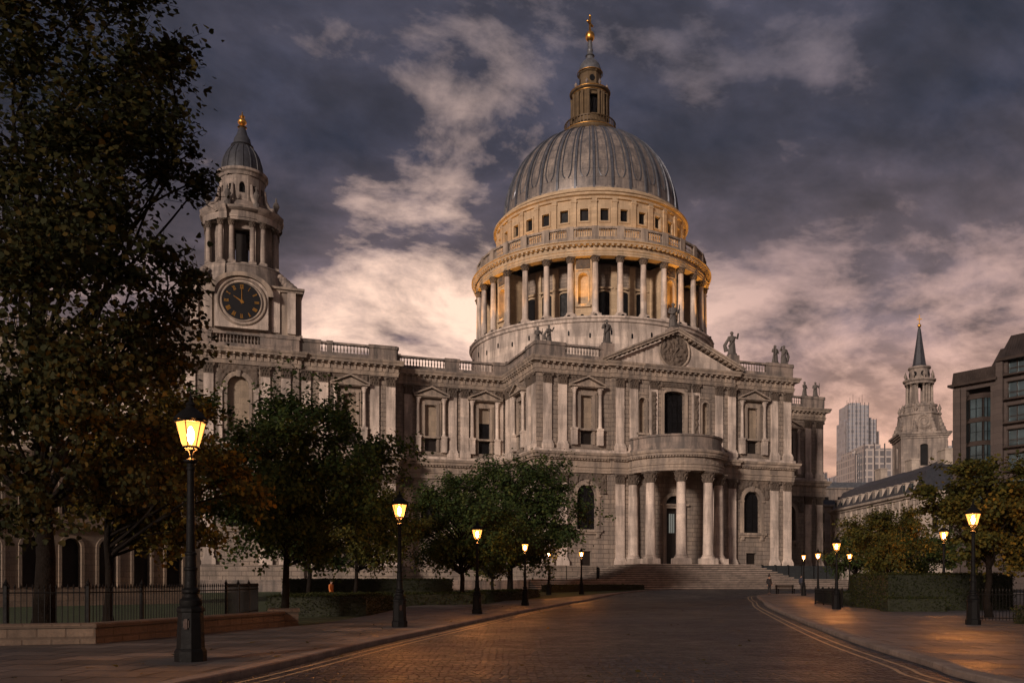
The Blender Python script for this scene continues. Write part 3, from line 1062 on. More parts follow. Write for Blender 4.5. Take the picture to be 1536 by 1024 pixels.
for q, sd_ in ((15.85, 31), (25.55, 32)):
    c = q - x0
    f = MB(); f.M = Mc
    arch_frame(f, c, .55, 21.6, 26.3, .55, .2, -.12, .02)
    f.box(c - .95, c + .95, -.22, .02, 21.3, 21.6)
    f.box(c - .9, c + .9, -.10, .02, 26.75, 27.0)
    nw = f.build('niche', TRIM, cath)
    pane(Mc, c - .55, c + .55, 21.6, 26.3, .55, .68, BLIND, nw, 'niche_back')
for q, sd_ in ((17.5, 41), (24.0, 42)):
    c = q - x0
    f = MB(); f.M = Mc
    f.box(c - .62, c + .62, -.12, .02, 19.0, 28.0)
    st_ = f.build('panel_strip', SMOOTH, cath)
    relief(Mc, c - .36, c + .36, 21.2, 27.2, -.14, st_, .22, seed=sd_, step=.09)
    k = MB(); k.M = Mc
    capital(k, c, .55, 27.6, 28.72, -.14, .02)
    k.build('capital', CARVE, st_)
# door and lunette
f = MB(); f.M = Mc
for sx in (-1, 1): f.box(wc + sx * 1.5 - .25, wc + sx * 1.5 + .25, -.22, .02, 3.9, 11.6)
f.box(wc - 1.75, wc + 1.75, -.24, .02, 11.6, 11.95)
f.box(wc - 2.1, wc + 2.1, -.42, .02, 11.95, 12.2)
arch_frame(f, wc, 1.3, 12.2, 13.3, 1.3 * .85, .5, -.2, .02)
dr = f.build('portal', TRIM, cath)
pane(Mc, wc - 1.3, wc + 1.3, 12.0, 13.3, 1.3, .5, VOID, dr, 'lunette')
d2 = MB(); d2.M = Mc
d2.box(wc - 1.25, wc + 1.25, .5, .6, 3.9, 11.6)
for sx in (-1, 1):
    for za, zb in ((4.3, 6.4), (6.8, 8.8), (9.2, 11.2)):
        d2.box(wc + sx * .62 - .45, wc + sx * .62 + .45, .44, .5, za, zb)
dd = d2.build('door', DOORW, dr)
lg = MB(); lg.M = Mc
lg.box(wc - .62, wc + .28, .38, .43, 8.3, 10.9)  # emission paints the bright window reflection on this glass
lgo = lg.build('inner_window', emis_mat('reflection_door_glass', (.62, .60, .52), .22), dd, label='pale glass panel in the dark door, its reflection put in as glow')
fb = MB(); fb.M = Mc
for xx in (-.62, -.32, -.02, .28): fb.box(wc + xx - .025, wc + xx + .025, .35, .385, 8.3, 10.9)
fb.build('glazing_bar', IRON, dd)

# --- semicircular portico
PC, PV, PR = 20.4, .45, 6.1
port = bpy.data.objects.new('portico', None); C.objects.link(port); port.parent = cath
A0, A1 = -pi / 2, pi / 2
e = MB().lathe([(5.4, 15.95), (6.72, 15.95), (6.72, 16.3), (6.8, 16.32), (6.8, 16.66), (6.92, 16.74), (6.92, 16.86), (6.72, 16.88)], PC, PV, 40, A0, A1)
e.lathe([(6.72, 17.62), (6.85, 17.68), (6.9, 17.8), (7.28, 17.88), (7.32, 18.16), (7.46, 18.24), (7.52, 18.5), (7.52, 18.58), (6.6, 18.72), (5, 18.72)], PC, PV, 40, A0, A1)
e.lathe([(5.4, 18.0), (5.4, 15.95)], PC, PV, 40, A0, A1)
e.build('entablature', TRIM, port, smooth=30)
fr = MB()
vs, fs = [], []
nA, nZ = 170, 8
for j in range(nZ + 1):
    for i in range(nA + 1):
        a = A0 + pi * i / nA
        z = 16.88 + .74 * j / nZ
        h = abs(noise.noise(Vector((a * 11, z * 2.2, 0)))) * .16 if 0 < j < nZ else 0
        r = 6.70 + h
        vs.append((PC + r * sin(a), PV - r * cos(a), z))
for j in range(nZ):
    for i in range(nA):
        q = j * (nA + 1) + i
        fs.append((q, q + 1, q + nA + 2, q + nA + 1))
fr.add(vs, fs).build('carved_frieze', TRIM, port, smooth=60)
MB().lathe([(.05, 16.6), (5.45, 16.6)], PC, PV, 40, A0, A1).build('ceiling', TRIM, port)
MB().lathe([(6.0, 18.72), (6.62, 18.72), (6.62, 19.05), (6.5, 19.1), (6.5, 20.35), (6.66, 20.42), (6.7, 20.65), (6.1, 20.7)], PC, PV, 40, A0, A1).build('parapet', GRIME, port, smooth=30)
b = MB()
for k in range(60):
    a = A0 + pi * (k + .5) / 60
    b.add([], [])
    b.M = Matrix.Translation((PC, PV, 0)) @ rot_z(a)
    b.box(-.12, .12, -7.18, -6.8, 17.68, 17.87)
b.build('dentil_row', TRIM, port, smooth=0)


def column(parent, x, y, zb, zt, r, caph=1.35, name='column', mat=None, plinth=.8, n=20, detail=True):
    mb = MB()
    mb.cbox(x, y, zb, zb + plinth, r * 1.42, r * 1.42, .97)
    z = zb + plinth
    prof = [(r * 1.36, z), (r * 1.40, z + r * .14), (r * 1.36, z + r * .28), (r * 1.16, z + r * .36), (r * 1.14, z + r * .46), (r * 1.22, z + r * .56), (r * 1.05, z + r * .68), (r, z + r * .9)]
    H = zt - caph - z
    for k in range(1, 6):
        q = k / 5
        prof.append((r * (1 - .15 * q ** 1.8), z + r * .9 + (H - r * .9) * q))
    mb.lathe(prof, x, y, n)
    c = mb.build(name, mat or SMOOTH, parent)
    cb = MB()
    rt = r * .85
    z0 = zt - caph
    cb.lathe([(rt * 1.02, z0 - .1), (rt * 1.14, z0 - .06), (rt * 1.02, z0), (rt * 1.0, z0 + .1), (rt * 1.08, z0 + caph * .5), (rt * 1.42, zt - caph * .15)], x, y, n)
    cb.cbox(x, y, zt - caph * .15, zt, r * 1.28, r * 1.28)
    if detail:
        for row, (za, zb_, nl, ro) in enumerate(((0, .36, 8, 0), (.32, .66, 8, .39), (.6, .86, 8, 0))):
            for k in range(nl):
                cb.M = Matrix.Translation((x, y, 0)) @ rot_z(2 * pi * k / nl + ro)
                lw = rt * .28
                r0 = rt * (1.0 + .08 * row)
                cb.frustum(-lw, lw, -r0 - .05, -r0 + .1, z0 + caph * za, -lw * .7, lw * .7, -r0 - .26 * r / .6, -r0 - .04, z0 + caph * zb_)
        cb.M = None
    cb.build('capital', CARVE, c)
    return c


for a in (-57, -19, 19, 57):
    column(port, PC + PR * sin(radians(a)), PV - PR * cos(radians(a)), 3.9, 15.95, .68)
for sx in (-1, 1):
    column(port, PC + sx * PR * .985, PV - .15, 3.9, 15.95, .70)

# --- steps
sp, rs = MB(), MB()
NU, NLO = 8, 5


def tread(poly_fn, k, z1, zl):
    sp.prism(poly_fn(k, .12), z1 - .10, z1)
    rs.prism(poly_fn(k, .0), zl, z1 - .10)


def up_poly(k, o):
    f_ = k * .64
    e = .008 * k
    return [(11.6 - k * .85 - o, .4 + e), (11.6 - k * .85 - o, -7.2 - f_ - o), (28.2 + k * .36 + o, -7.2 - f_ - o), (28.2 + k * .36 + o, .4 + e)]


def low_poly(k, o):
    e = .008 * k
    return [(-5 - e - o, .3 + e), (-5 - e - o, -12.4 - k * .72 - o), (46 + e + o, -12.4 - k * .72 - o), (46 + e + o, .3 + e)]


for k in range(NU):
    z1 = 3.9 - k * 1.93 / NU
    tread(up_poly, k, z1, z1 - 1.93 / NU - .02)
for k in range(NLO):
    z1 = 1.97 - k * 1.24 / NLO
    tread(low_poly, k, z1, z1 - 1.24 / NLO - .02 if k < NLO - 1 else 0)
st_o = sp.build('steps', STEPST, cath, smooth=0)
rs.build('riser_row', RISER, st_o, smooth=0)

# --- pediment of the transept
pd = MB()
pc = 20.65
ZP = 30.78
hw, ap = 10.0, 35.35
pd.prism_y([(pc - hw + .3, ZP), (pc + hw - .3, ZP), (pc, ap - .35)], .35, 1.6)
ped = pd.build('pediment', SMOOTH, cath, smooth=0)
rk = MB()
for sx in (-1, 1):
    L = hypot(hw + .35, ap - ZP)
    ang = atan2(ap - ZP, hw + .35)
    Mx = Matrix.Translation((pc - (hw + .35), 0, ZP)) @ Matrix.Rotation(-ang, 4, 'Y')
    if sx > 0: Mx = Matrix.Translation((2 * pc, 0, 0)) @ Matrix.Scale(-1, 4, (1, 0, 0)) @ Mx
    rk.M = Mx
    e_ = L + .12 * sx * 0
    rk.box(0, e_, -.58 - .002 * sx, 1.6, .0, .30)
    rk.box(-.12, e_ + .05, -.72 - .002 * sx, 1.6, .30, .52)
    nb = 15
    for k in range(1, nb):
        x = L * k / nb
        rk.box(x - .14, x + .14, -.44, .36, -.20, 0)
rk.build('raking_cornice', TRIM, ped, smooth=0)
cr = MB()
vs, fs = [], []
R0, zc_ = 2.15, 32.85
nr, na = 18, 72
for j in range(nr + 1):
    for i in range(na):
        a = 2 * pi * i / na
        r = R0 * j / nr + .001
        x, z = pc + r * cos(a), zc_ + r * sin(a)
        h = (abs(noise.noise(Vector((x * 1.5, z * 1.5, 5)))) * .45 + abs(noise.noise(Vector((x * 3.4, z * 3.4, 8)))) * .28) if j < nr else 0
        vs.append((x, .30 - h, z))
for j in range(nr):
    for i in range(na):
        fs.append((j * na + i, j * na + (i + 1) % na, (j + 1) * na + (i + 1) % na, (j + 1) * na + i))
cr.add(vs, fs)
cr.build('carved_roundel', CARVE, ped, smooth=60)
rg = MB()
rg.tube([(pc + (R0 + .12) * cos(2 * pi * k / 40), .28, zc_ + (R0 + .12) * sin(2 * pi * k / 40)) for k in range(41)], .17, 8)
rg.build('roundel_rim', TRIM, ped)


# --- balustrades on the parapet
def baluster_prof(z0, h):
    return [(.10, z0), (.10, z0 + h * .08), (.055, z0 + h * .14), (.12, z0 + h * .38), (.115, z0 + h * .46), (.05, z0 + h * .78), (.05, z0 + h * .84), (.095, z0 + h * .9), (.095, z0 + h)]


def balustrade(i, peds, s0=None, s1=None):
    M, L = frame(i)
    s0 = 0 if s0 is None else s0
    s1 = L if s1 is None else s1
    mb = MB(); mb.M = M
    mb.box(s0, s1, -.20, .32, 30.78, 31.32)
    mb.box(s0, s1, -.24, .36, 32.36, 32.62)
    cur = s0
    for a, b in list(peds) + [(s1, s1)]:
        if a - cur > .4:
            n = max(1, int((a - cur) / .40))
            for k in range(n):
                mb.lathe(baluster_prof(31.32, 1.04), cur + (a - cur) * (k + .5) / n, .06, 7)
        if b > a:
            mb.box(a, b, -.235, .355, 31.3, 32.37)
            mb.box(a - .09, b + .09, -.34, .44, 32.30, 32.74)
        cur = b
    return mb.build('balustrade', GRIME, cath)


balustrade(0, [(0, 1), (18.8, 23.2), (28.4, 34.8)])
balustrade(2, [(0, 4.4), (10.2, 15.0)])
balustrade(4, [(0, 2.7), (3.55, 4.2), (9.0, 12.6)])
balustrade(5, [(0, 3.6)])
balustrade(6, [(0, 1.2), (7.6, 9.6), (14.6, 16.5)])
balustrade(7, [(0, 1.2), (9.0, 12.6)])
balustrade(8, [(0, 3.9), (9.0, 10.5)])
balustrade(12, [(0, 1.0), (5.8, 10.1)])
balustrade(13, [(0, 3), (12, 16.7)])
balustrade(14, [(0, 4), (8, 9), (14.6, 18.9)])
balustrade(15, [(0, 4)])

# ------------------------------------------------------------------ drum and dome
DU, DV = 30.66, 50.6
cam_l = (-38.5, -103.7)
AF = atan2(cam_l[0] - DU, -(cam_l[1] - DV))      # lathe angle that faces the viewer
drum = bpy.data.objects.new('drum', None); C.objects.link(drum); drum.parent = cath; drum.location = (DU, DV, 0)
MB().lathe([(23.0, 30.3), (22.9, 45.2), (23.15, 45.3), (23.2, 45.75), (23.45, 45.9), (23.45, 46.2), (20, 46.25)], n=120).build('base_wall', SMOOTH, drum)
ho = MB()
for k in range(40):
    a = AF + 2 * pi * k / 40
    ho.M = rot_z(a)
    z = 42.6 + (.5 if k % 2 else 0)
    ho.prism_y([(-.13, z), (.13, z), (.13, z + .7), (0, z + .85), (-.13, z + .7)], -23.02, -22.7)
ho.build('vent_slit', VOID, drum, smooth=0)
MB().lathe([(17.3, 46), (17.3, 57)], n=96).build('inner_wall', ASH, drum)
NC = 32
AB = AF - radians(3.2)           # middle of the filled bay that faces the viewer
wn, pl = MB(), MB()
for k in range(NC):
    a = AB + 2 * pi * k / NC
    if k % 4 == 0: continue
    wn.M = rot_z(a)
    wn.box(-.95, .95, -17.36, -17.1, 47.1, 52.2)
    pl.M = rot_z(a)
    arch_frame(pl, 0, .95, 47.1, 52.2, .4, .3, -17.55, -17.2)
    pl.box(-1.5, 1.5, -17.75, -17.2, 52.6, 52.95)
    pl.M = rot_z(a + pi / NC)
    pl.box(-.55, .55, -17.65, -17.2, 46.2, 56.6)
wn.build('drum_window', VOID, drum, smooth=0)
pl.build('window_frame', DRUMST, drum)
for k in range(NC):
    a = AB + 2 * pi * (k + .5) / NC
    column(drum, 21.6 * sin(a), -21.6 * cos(a), 46.25, 56.7, .56, .95, mat=SMOOTH, plinth=.75, n=14, detail=True)
spot_pts = []
for k in range(0, NC, 4):
    a = AB + 2 * pi * k / NC
    M = rot_z(a)
    w = MB(); w.M = M
    q = Matrix.Translation((0, -21.0, 0))
    w.M = M @ q
    wall_grid(w, -1.55, 1.55, 46.3, 56.7, [(-.85, .85, 48.9, 54.2, .85)], .9)
    w.M = M
    w.add([(-1.55, -21.0, 46.3), (-1.55, -17.2, 46.3), (-1.55, -17.2, 56.7), (-1.55, -21.0, 56.7)], [(3, 2, 1, 0)])
    w.add([(1.55, -21.0, 46.3), (1.55, -17.2, 46.3), (1.55, -17.2, 56.7), (1.55, -21.0, 56.7)], [(0, 1, 2, 3)])
    bay = w.build('niche_bay', DRUMST, drum, smooth=0)
    pane(M @ q, -.85, .85, 48.9, 54.2, .85, .88, DRUMST, bay, 'niche_back')
    f = MB(); f.M = M @ q
    arch_frame(f, 0, .85, 48.9, 54.2, .85, .25, -.14, .02)
    f.box(-1.3, 1.3, -.4, .02, 48.35, 48.8)
    f.box(-1.55, 1.55, -.2, .02, 46.3, 47.2)
    f.box(-1.2, 1.2, -.16, .02, 54.65, 54.85)
    f.build('niche_frame', DRUMST, bay)
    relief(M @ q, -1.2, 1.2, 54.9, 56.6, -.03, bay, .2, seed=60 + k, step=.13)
    spot_pts.append((a, bay))

# entablature over the colonnade
MB().lathe([(20.6, 56.7), (22.1, 56.7), (22.1, 57.05), (22.18, 57.07), (22.18, 57.45), (22.3, 57.52), (22.1, 57.6), (22.1, 58.35), (22.3, 58.45), (22.75, 58.55), (22.8, 58.85), (23.0, 58.95), (23.0, 59.1), (20, 59.25)], n=128).build('peristyle_cornice', DRUMST, drum, smooth=25)
dt = MB()
for k in range(150):
    dt.M = rot_z(2 * pi * k / 150)
    dt.box(-.2, .2, -22.72, -22.2, 58.22, 58.53)
dt.build('bracket_row', DRUMST, drum, smooth=0)
bl = MB()
bl.lathe([(21.9, 59.15), (21.95, 60.0), (21.6, 60.02), (21.5, 60.0)], n=128)
bl.lathe([(21.55, 61.35), (22.0, 61.35), (22.02, 61.7), (21.5, 61.72), (21.5, 61.35)], n=128)
for k in range(NC):
    a = AB + 2 * pi * (k + .5) / NC
    bl.M = rot_z(a)
    bl.box(-.62, .62, -22.08, -21.45, 59.2, 61.78)
    for j in range(7):
        bl.M = rot_z(a + 2 * pi / NC * (.16 + .68 * (j + .5) / 7))
        bl.lathe(baluster_prof(60.0, 1.36), 0, -21.75, 6)
    bl.M = None
bl.build('balustrade', TRIM, drum, smooth=30)
MB().lathe([(17.2, 59.25), (21.9, 59.27)], n=96).build('gallery_floor', GRIME, drum)
# attic with square windows
AR = 17.9
at = MB()
vsn = []
for k in range(NC):
    a = AB + 2 * pi * k / NC
    hwid = AR * math.tan(pi / NC)
    at.M = rot_z(a) @ Matrix.Translation((0, -AR, 0))
    wall_grid(at, -hwid, hwid, 59.2, 68.4, [(-.72, .72, 64.3, 66.4, 0)], .6)
at.build('attic_wall', DRUMST, drum, smooth=0)
aw, af, ap_ = MB(), MB(), MB()
for k in range(NC):
    a = AB + 2 * pi * k / NC
    M = rot_z(a) @ Matrix.Translation((0, -AR, 0))
    w = MB(); w.M = M
    for x0_, x1_, za, zb in ((-1.0, -.72, 64.0, 66.7), (.72, 1.0, 64.0, 66.7), (-.72, .72, 66.4, 66.7), (-.72, .72, 64.0, 64.3)):
        w.box(x0_, x1_, -.14, .02, za, zb)
    wo = w.build('attic_window', DRUMST, drum, smooth=0)
    pane(M, -.72, .72, 64.3, 66.4, 0, .5, VOID, wo)
    ap_.M = rot_z(a + pi / NC) @ Matrix.Translation((0, -AR, 0))
    ap_.box(-.42, .42, -.32, .1, 59.2, 68.4)
    ap_.box(-.50, .50, -.40, .1, 67.5, 67.9)
ap_.build('attic_pilaster', DRUMST, drum, smooth=0)
MB().lathe([(17.6, 62.6), (18.25, 62.65), (18.25, 62.95), (17.6, 63.0)], n=128).build('attic_band', DRUMST, drum)
MB().lathe([(17.5, 68.0), (18.25, 68.1), (18.3, 68.5), (18.7, 68.65), (18.75, 68.95), (18.2, 69.0), (17.7, 69.05), (17.7, 69.5), (17.95, 69.55), (17.95, 69.85), (17.2, 69.95), (17.0, 70.6), (16.6, 70.65)], n=128).build('attic_cornice', DRUMST, drum, smooth=25)

# the dome
DZ0, DZ1 = 70.4, 87.0
DRAD, DTOP = 16.75, 4.4


def dome_r(t):
    """t 0..1 up the shell: pointed-round profile"""
    ph = t * radians(76)
    return DRAD * cos(ph) ** .86, DZ0 + (DZ1 - DZ0) * sin(ph) / sin(radians(76))


prof = [dome_r(k / 40) for k in range(41)]
prof = [(r, z) for r, z in prof]
dome = MB().lathe([(DRAD + .25, DZ0 - .3), (DRAD + .25, DZ0 + .5)] + prof[1:], n=128).build('dome', DOMELEAD, cath)
dome.location = (DU, DV, 0)
rb, rb2 = MB(), MB()
for k in range(NC):
    a = AB + 2 * pi * (k + .5) / NC
    pts_o = []
    for j in range(0, 41):
        r, z = prof[j]
        wdt = .27 * (.35 + .65 * r / DRAD)
        pts_o.append((r, z, wdt))
    M = rot_z(a)
    vs, fs = [], []
    for r, z, wdt in pts_o:
        vs += [(-wdt, -r + .15, z), (-wdt * .8, -r - .26, z + .04), (wdt * .8, -r - .26, z + .04), (wdt, -r + .15, z)]
    for j in range(40):
        for q in range(3):
            fs.append((4 * j + q, 4 * j + q + 1, 4 * j + q + 5, 4 * j + q + 4))
    rb.add(vs, fs, M)
    # raised hoop panel between ribs
    M2 = rot_z(a + pi / NC)
    for sx in (-1, 1):
        pts = []
        for j in range(4, 34):
            r, z = prof[j]
            ww = r * math.tan(pi / NC) * .56 - .05
            if j < 8: ww *= sqrt(max(.02, 1 - ((8 - j) / 4.3) ** 2))
            pts.append((sx * ww, -sqrt(max(r * r - ww * ww, .1)) - .02, z))
        rb2.M = M2
        rb2.tube(pts, .12, 5, False)
o = rb.build('dome_rib', RIBLEAD, dome)
o = rb2.build('dome_panel_moulding', RIBLEAD, dome)

# lantern
lan = bpy.data.objects.new('lantern', None); C.objects.link(lan); lan.parent = cath; lan.location = (DU, DV, 87.8 - 90.3 * .908); lan.scale = (.95, .95, .908)
MB().lathe([(4.9, 87.0), (5.9, 87.9), (5.95, 88.8), (5.6, 88.95), (5.3, 90.0), (5.5, 90.2), (5.6, 90.5), (5.6, 90.9), (4.9, 91.0), (3.4, 91.1)], n=64).build('lantern_base', LANT, lan)
gr = MB()
gr.lathe([(5.1, 92.5), (5.28, 92.5), (5.28, 92.7), (5.1, 92.7), (5.1, 92.5)], n=48)
for k in range(48):
    gr.M = rot_z(2 * pi * k / 48)
    gr.box(-.10, .10, -5.26, -5.12, 90.9, 92.6)
gr.M = None
gr.build('golden_gallery_rail', simple('dull_gilt_rail', (.07, .045, .022), .5, .3), lan)
DK = AF + radians(12)
st = MB()
st.lathe([(3.7, 90.3), (3.7, 92.6), (3.55, 92.8), (3.55, 93.4), (3.2, 93.5)], n=32)
for k in range(4):
    M = rot_z(DK + k * pi / 2)
    st.M = M
    for sx in (-1, 1):
        st.box(sx * 1.55 - .28, sx * 1.55 + .28, -3.35, -2.5, 93.4, 98.8)
    st.M = rot_z(DK + pi / 4 + k * pi / 2)
    st.box(-.5, .5, -3.3, -2.2, 92.6, 98.6)
    st.M = M
    st.box(-1.2, 1.2, -3.2, -2.7, 93.3, 94.0)
    st.box(-1.2, 1.2, -3.2, -2.7, 98.0, 98.8)
st.M = None
st.lathe([(2.4, 98.6), (3.5, 98.65), (3.55, 99.0), (4.05, 99.25), (4.1, 99.6), (3.2, 99.75), (3.0, 100.2), (2.3, 100.3)], n=32)
st.build('lantern_stage', LANT, lan)
lc = MB()
for k in range(4):
    for sx in (-1, 1):
        lc.M = rot_z(DK + k * pi / 2)
        lc.lathe([(.36, 93.4), (.30, 93.8), (.25, 98.0), (.38, 98.6)], sx * 1.05, -3.55, 10)
        lc.lathe([(.36, 93.4), (.30, 93.8), (.25, 98.0), (.38, 98.6)], sx * 2.15, -2.9, 10)
lc.M = None
lc.build('lantern_column', LANT, lan)
MB().lathe([(2.35, 93.4), (2.35, 98.7)], n=16).build('lantern_core', VOID, lan)
ur = MB()
for k in range(8):
    a = DK + pi / 8 + k * pi / 4
    ur.lathe([(.12, 99.6), (.25, 99.8), (.12, 100.0), (.34, 100.5), (.2, 100.9), (.06, 101.0), (.03, 101.3)], 3.45 * sin(a), -3.45 * cos(a), 8)
ur.build('lantern_urn', GRIME, lan)
u8 = MB()
u8.lathe([(2.25, 100.1), (2.2, 103.4), (2.5, 103.6), (2.55, 103.9), (2.2, 104.05)], n=8, a0=DK + pi / 8)
u8.build('upper_lantern', LANT, lan, smooth=20)
gb = MB()
for r_, z_ in ((4.12, 99.5), (3.62, 98.95), (2.6, 103.85), (5.62, 90.75), (5.97, 88.7)):
    gb.lathe([(r_ - .06, z_ - .09), (r_ + .05, z_ - .06), (r_ + .05, z_ + .06), (r_ - .06, z_ + .09)], n=48)
gb.build('gilt_band', simple('worn_gilding', (.42, .22, .06), .4, .8, var=.5, scale=3), lan)
oc = MB()
for k in range(4):
    M = rot_z(DK + k * pi / 2)
    oc.M = M
    n_ = 16
    oc.add([(.55 * cos(2 * pi * i / n_), -2.13, 102.0 + .7 * sin(2 * pi * i / n_)) for i in range(n_)], [tuple(range(n_))])
oc.build('upper_window', VOID, lan, smooth=0)
MB().lathe([(2.35, 104.0), (2.3, 104.7), (1.95, 105.7), (1.4, 106.5), (.8, 107.0), (.7, 107.6), (.95, 107.75), (.7, 108.0), (.5, 108.6), (.62, 109.0), (.45, 109.4), (.5, 110.2), (.38, 110.9), (.3, 111.3)], n=24).build('lantern_cap', LEADGREY, lan)
bc = MB()
bc.sphere((0, 0, 112.0), .95, 20, 12, 1, 1, 1.22)
bc.box(-.16, .16, -.16, .16, 112.8, 116.4)
bc.M = rot_z(AF + radians(62))
bc.box(-.95, .95, -.15, .15, 114.6, 114.95)
for c in ((0, 0, 116.4), (-1.0, 0, 114.78), (1.0, 0, 114.78)): bc.sphere(c, .24, 8, 6)
bc.build('ball_and_cross', GOLD, lan)

# floodlights standing in the filled bays and on the gallery
FL = []


def flood(parent, loc, aim, power, size=55, name='floodlight'):
    fx = MB()
    fx.cbox(loc[0], loc[1], loc[2] - .25, loc[2] + .0, .22, .22, .8)
    fo = fx.build(name, IRON, parent)
    L = bpy.data.lights.new('flood_lamp', 'SPOT')
    L.energy = power
    L.color = (1.0, .46, .09)
    L.spot_size = radians(size)
    L.spot_blend = .8
    L.shadow_soft_size = .15
    lo = bpy.data.objects.new('flood_lamp', L)
    C.objects.link(lo)
    lo.parent = parent
    lo.location = (loc[0], loc[1], loc[2] + .1)
    d = Vector(aim) - Vector(loc)
    lo.rotation_euler = d.to_track_quat('-Z', 'Y').to_euler()
    return fo


for a, bay in spot_pts:
    rel = (a - AF + pi) % (2 * pi) - pi
    if abs(rel) < radians(100):
        p = (23.25 * sin(a), -23.25 * cos(a), 46.46)
        flood(drum, p, (21 * sin(a), -21 * cos(a), 52.3), 2800, 48)
for k in range(NC):
    a = AB + 2 * pi * (k + .5) / NC
    rel = (a - AF + pi) % (2 * pi) - pi
    if abs(rel) < radians(110):
        p = (21.1 * sin(a), -21.1 * cos(a), 59.55)
        flood(drum, p, (17.9 * sin(a), -17.9 * cos(a), 65.5), 90 + 700 * min(1, abs(rel) / 1.2) ** 2, 120)
    if abs(rel) < radians(110):
        flood(drum, (23.25 * sin(a), -23.25 * cos(a), 46.46), (22.7 * sin(a), -22.7 * cos(a), 58), 900 + 3000 * min(1, abs(rel) / 1.2) ** 2, 42)

# ------------------------------------------------------------------ west clock tower
TU, TV = -34.9, 17.0
tw = bpy.data.objects.new('clock_tower', None); C.objects.link(tw); tw.parent = cath; tw.location = (TU, TV, 0)
H = 6.9
s1 = MB()
for (x0_, x1_, y0_, y1_) in ((-H, H, -H + .6, H - .6), (-H + .6, H - .6, -H, H)):
    s1.box(x0_, x1_, y0_, y1_, 30.3, 40.4)
s1.box(-H - .3, H + .3, -H - .3 + .5, H + .3 - .5, 30.75, 33.4)
s1.build('clock_stage', TRIM, tw, smooth=0)
TOWER_Z = ([30.0, 30.75, 33.4, 40.4, 44.5, 50.5, 52.45, 53.6, 57.0, 57.55, 60.9, 63.5, 67.3], [30.0, 30.75, 33.2, 39.0, 42.3, 47.9, 49.7, 50.9, 54.9, 55.6, 59.3, 61.9, 64.1])
cf = MB()
cf.M = Matrix.Translation((-.3, -H, 0))
poly = [(-3.2, 33.2), (3.2, 33.2), (3.2, 37.3)] + arch_pts(0, 37.3, 3.2, 20, .72)[1:-1] + [(-3.2, 37.3)]
cf.prism_y(poly, -.85, .2)
bayc = cf.build('clock_bay', SMOOTH, tw, smooth=20)
hd = MB(); hd.M = Matrix.Translation((-.3, -H, 0))
ho_ = arch_pts(0, 37.3, 3.8, 24, .74)
hi_ = arch_pts(0, 37.3, 3.2, 24, .725)
n_ = len(ho_)
vs = [(x, -1.3, z) for x, z in ho_] + [(x, -1.3, z) for x, z in hi_] + [(x, .2, z) for x, z in ho_] + [(x, .2, z) for x, z in hi_]
fs = []
for i in range(n_ - 1):
    fs += [(i, n_ + i, n_ + i + 1, i + 1)[::-1], (i, 2 * n_ + i, 2 * n_ + i + 1, i + 1), (n_ + i, 3 * n_ + i, 3 * n_ + i + 1, n_ + i + 1)[::-1]]
hd.add(vs, fs)
hd.build('hood_moulding', TRIM, bayc)
mb = MB()
q = [(-H, -H + .6), (-3.7, -H + .6), (-3.7, -H), (3.2, -H), (3.2, -H + .6), (H, -H + .6), (H, H), (-H, H)]
for xa, xb in ((-H - .35, -3.75), (3.2, H + .35)):
    mb.box(xa, xb, -H - .25, H, 39.7, 40.05)
    mb.box(xa - .15, xb + .15, -H - .5, H, 40.05, 40.4)
mb.build('stage_cornice', TRIM, tw, smooth=0)
pp = MB()
for xc in (-5.9, -4.3, 3.85, 5.8):
    pp.box(xc - .5, xc + .5, -H - .22 + .0, -H + .7, 33.4, 39.7)
for yc in (-5.5, -3.9, 3.9, 5.5):
    pp.box(H - .2, H + .25, yc - .5, yc + .5, 33.4, 39.7)
pp.build('stage_pilaster', SMOOTH, tw, smooth=0)
# clock face
ZC = 36.5
ck = MB(); ck.M = Matrix.Translation((-.3, -H - .85, ZC))


def disc(mb, r, y, n=48, cx=0, cz=0):
    mb.add([(cx + r * cos(2 * pi * i / n), y, cz + r * sin(2 * pi * i / n)) for i in range(n)], [tuple(range(n))])


disc(ck, 2.35, -.06)
face = ck.build('clock_face', BLACK, tw, smooth=0)
rim = MB(); rim.M = Matrix.Translation((-.3, -H - .85, ZC))
for r, w_ in ((2.42, .12), (2.85, .16)):
    rim.tube([(r * cos(2 * pi * i / 48), -.05, r * sin(2 * pi * i / 48)) for i in range(49)], w_, 8, False)
rim.build('clock_rim', TRIM, tw)
nm = MB()
ROM = ['XII', 'I', 'II', 'III', 'IIII', 'V', 'VI', 'VII', 'VIII', 'IX', 'X', 'XI']
for k, txt in enumerate(ROM):
    a = -2 * pi * k / 12
    base = Matrix.Translation((-.3, -H - .85 - .10, ZC)) @ Matrix.Rotation(-a, 4, 'Y') @ Matrix.Translation((0, 0, 1.82))
    wid = {'I': .10, 'V': .24, 'X': .24}
    tot = sum(wid[c] for c in txt)
    x = -tot / 2
    for ch in txt:
        cx = x + wid[ch] / 2
        def bar(xa, xb):
            nm.add([(xa - .035, -.0, -.28), (xa + .035, -.0, -.28), (xb + .035, -.0, .28), (xb - .035, -.0, .28)], [(0, 1, 2, 3)], base)
        if ch == 'I': bar(cx, cx)
        elif ch == 'V': bar(cx, cx - .08); bar(cx, cx + .08)
        else: bar(cx - .08, cx + .08); bar(cx + .08, cx - .08)
        x += wid[ch]
nm.build('numerals', GOLD, face, smooth=0)
hn = MB()
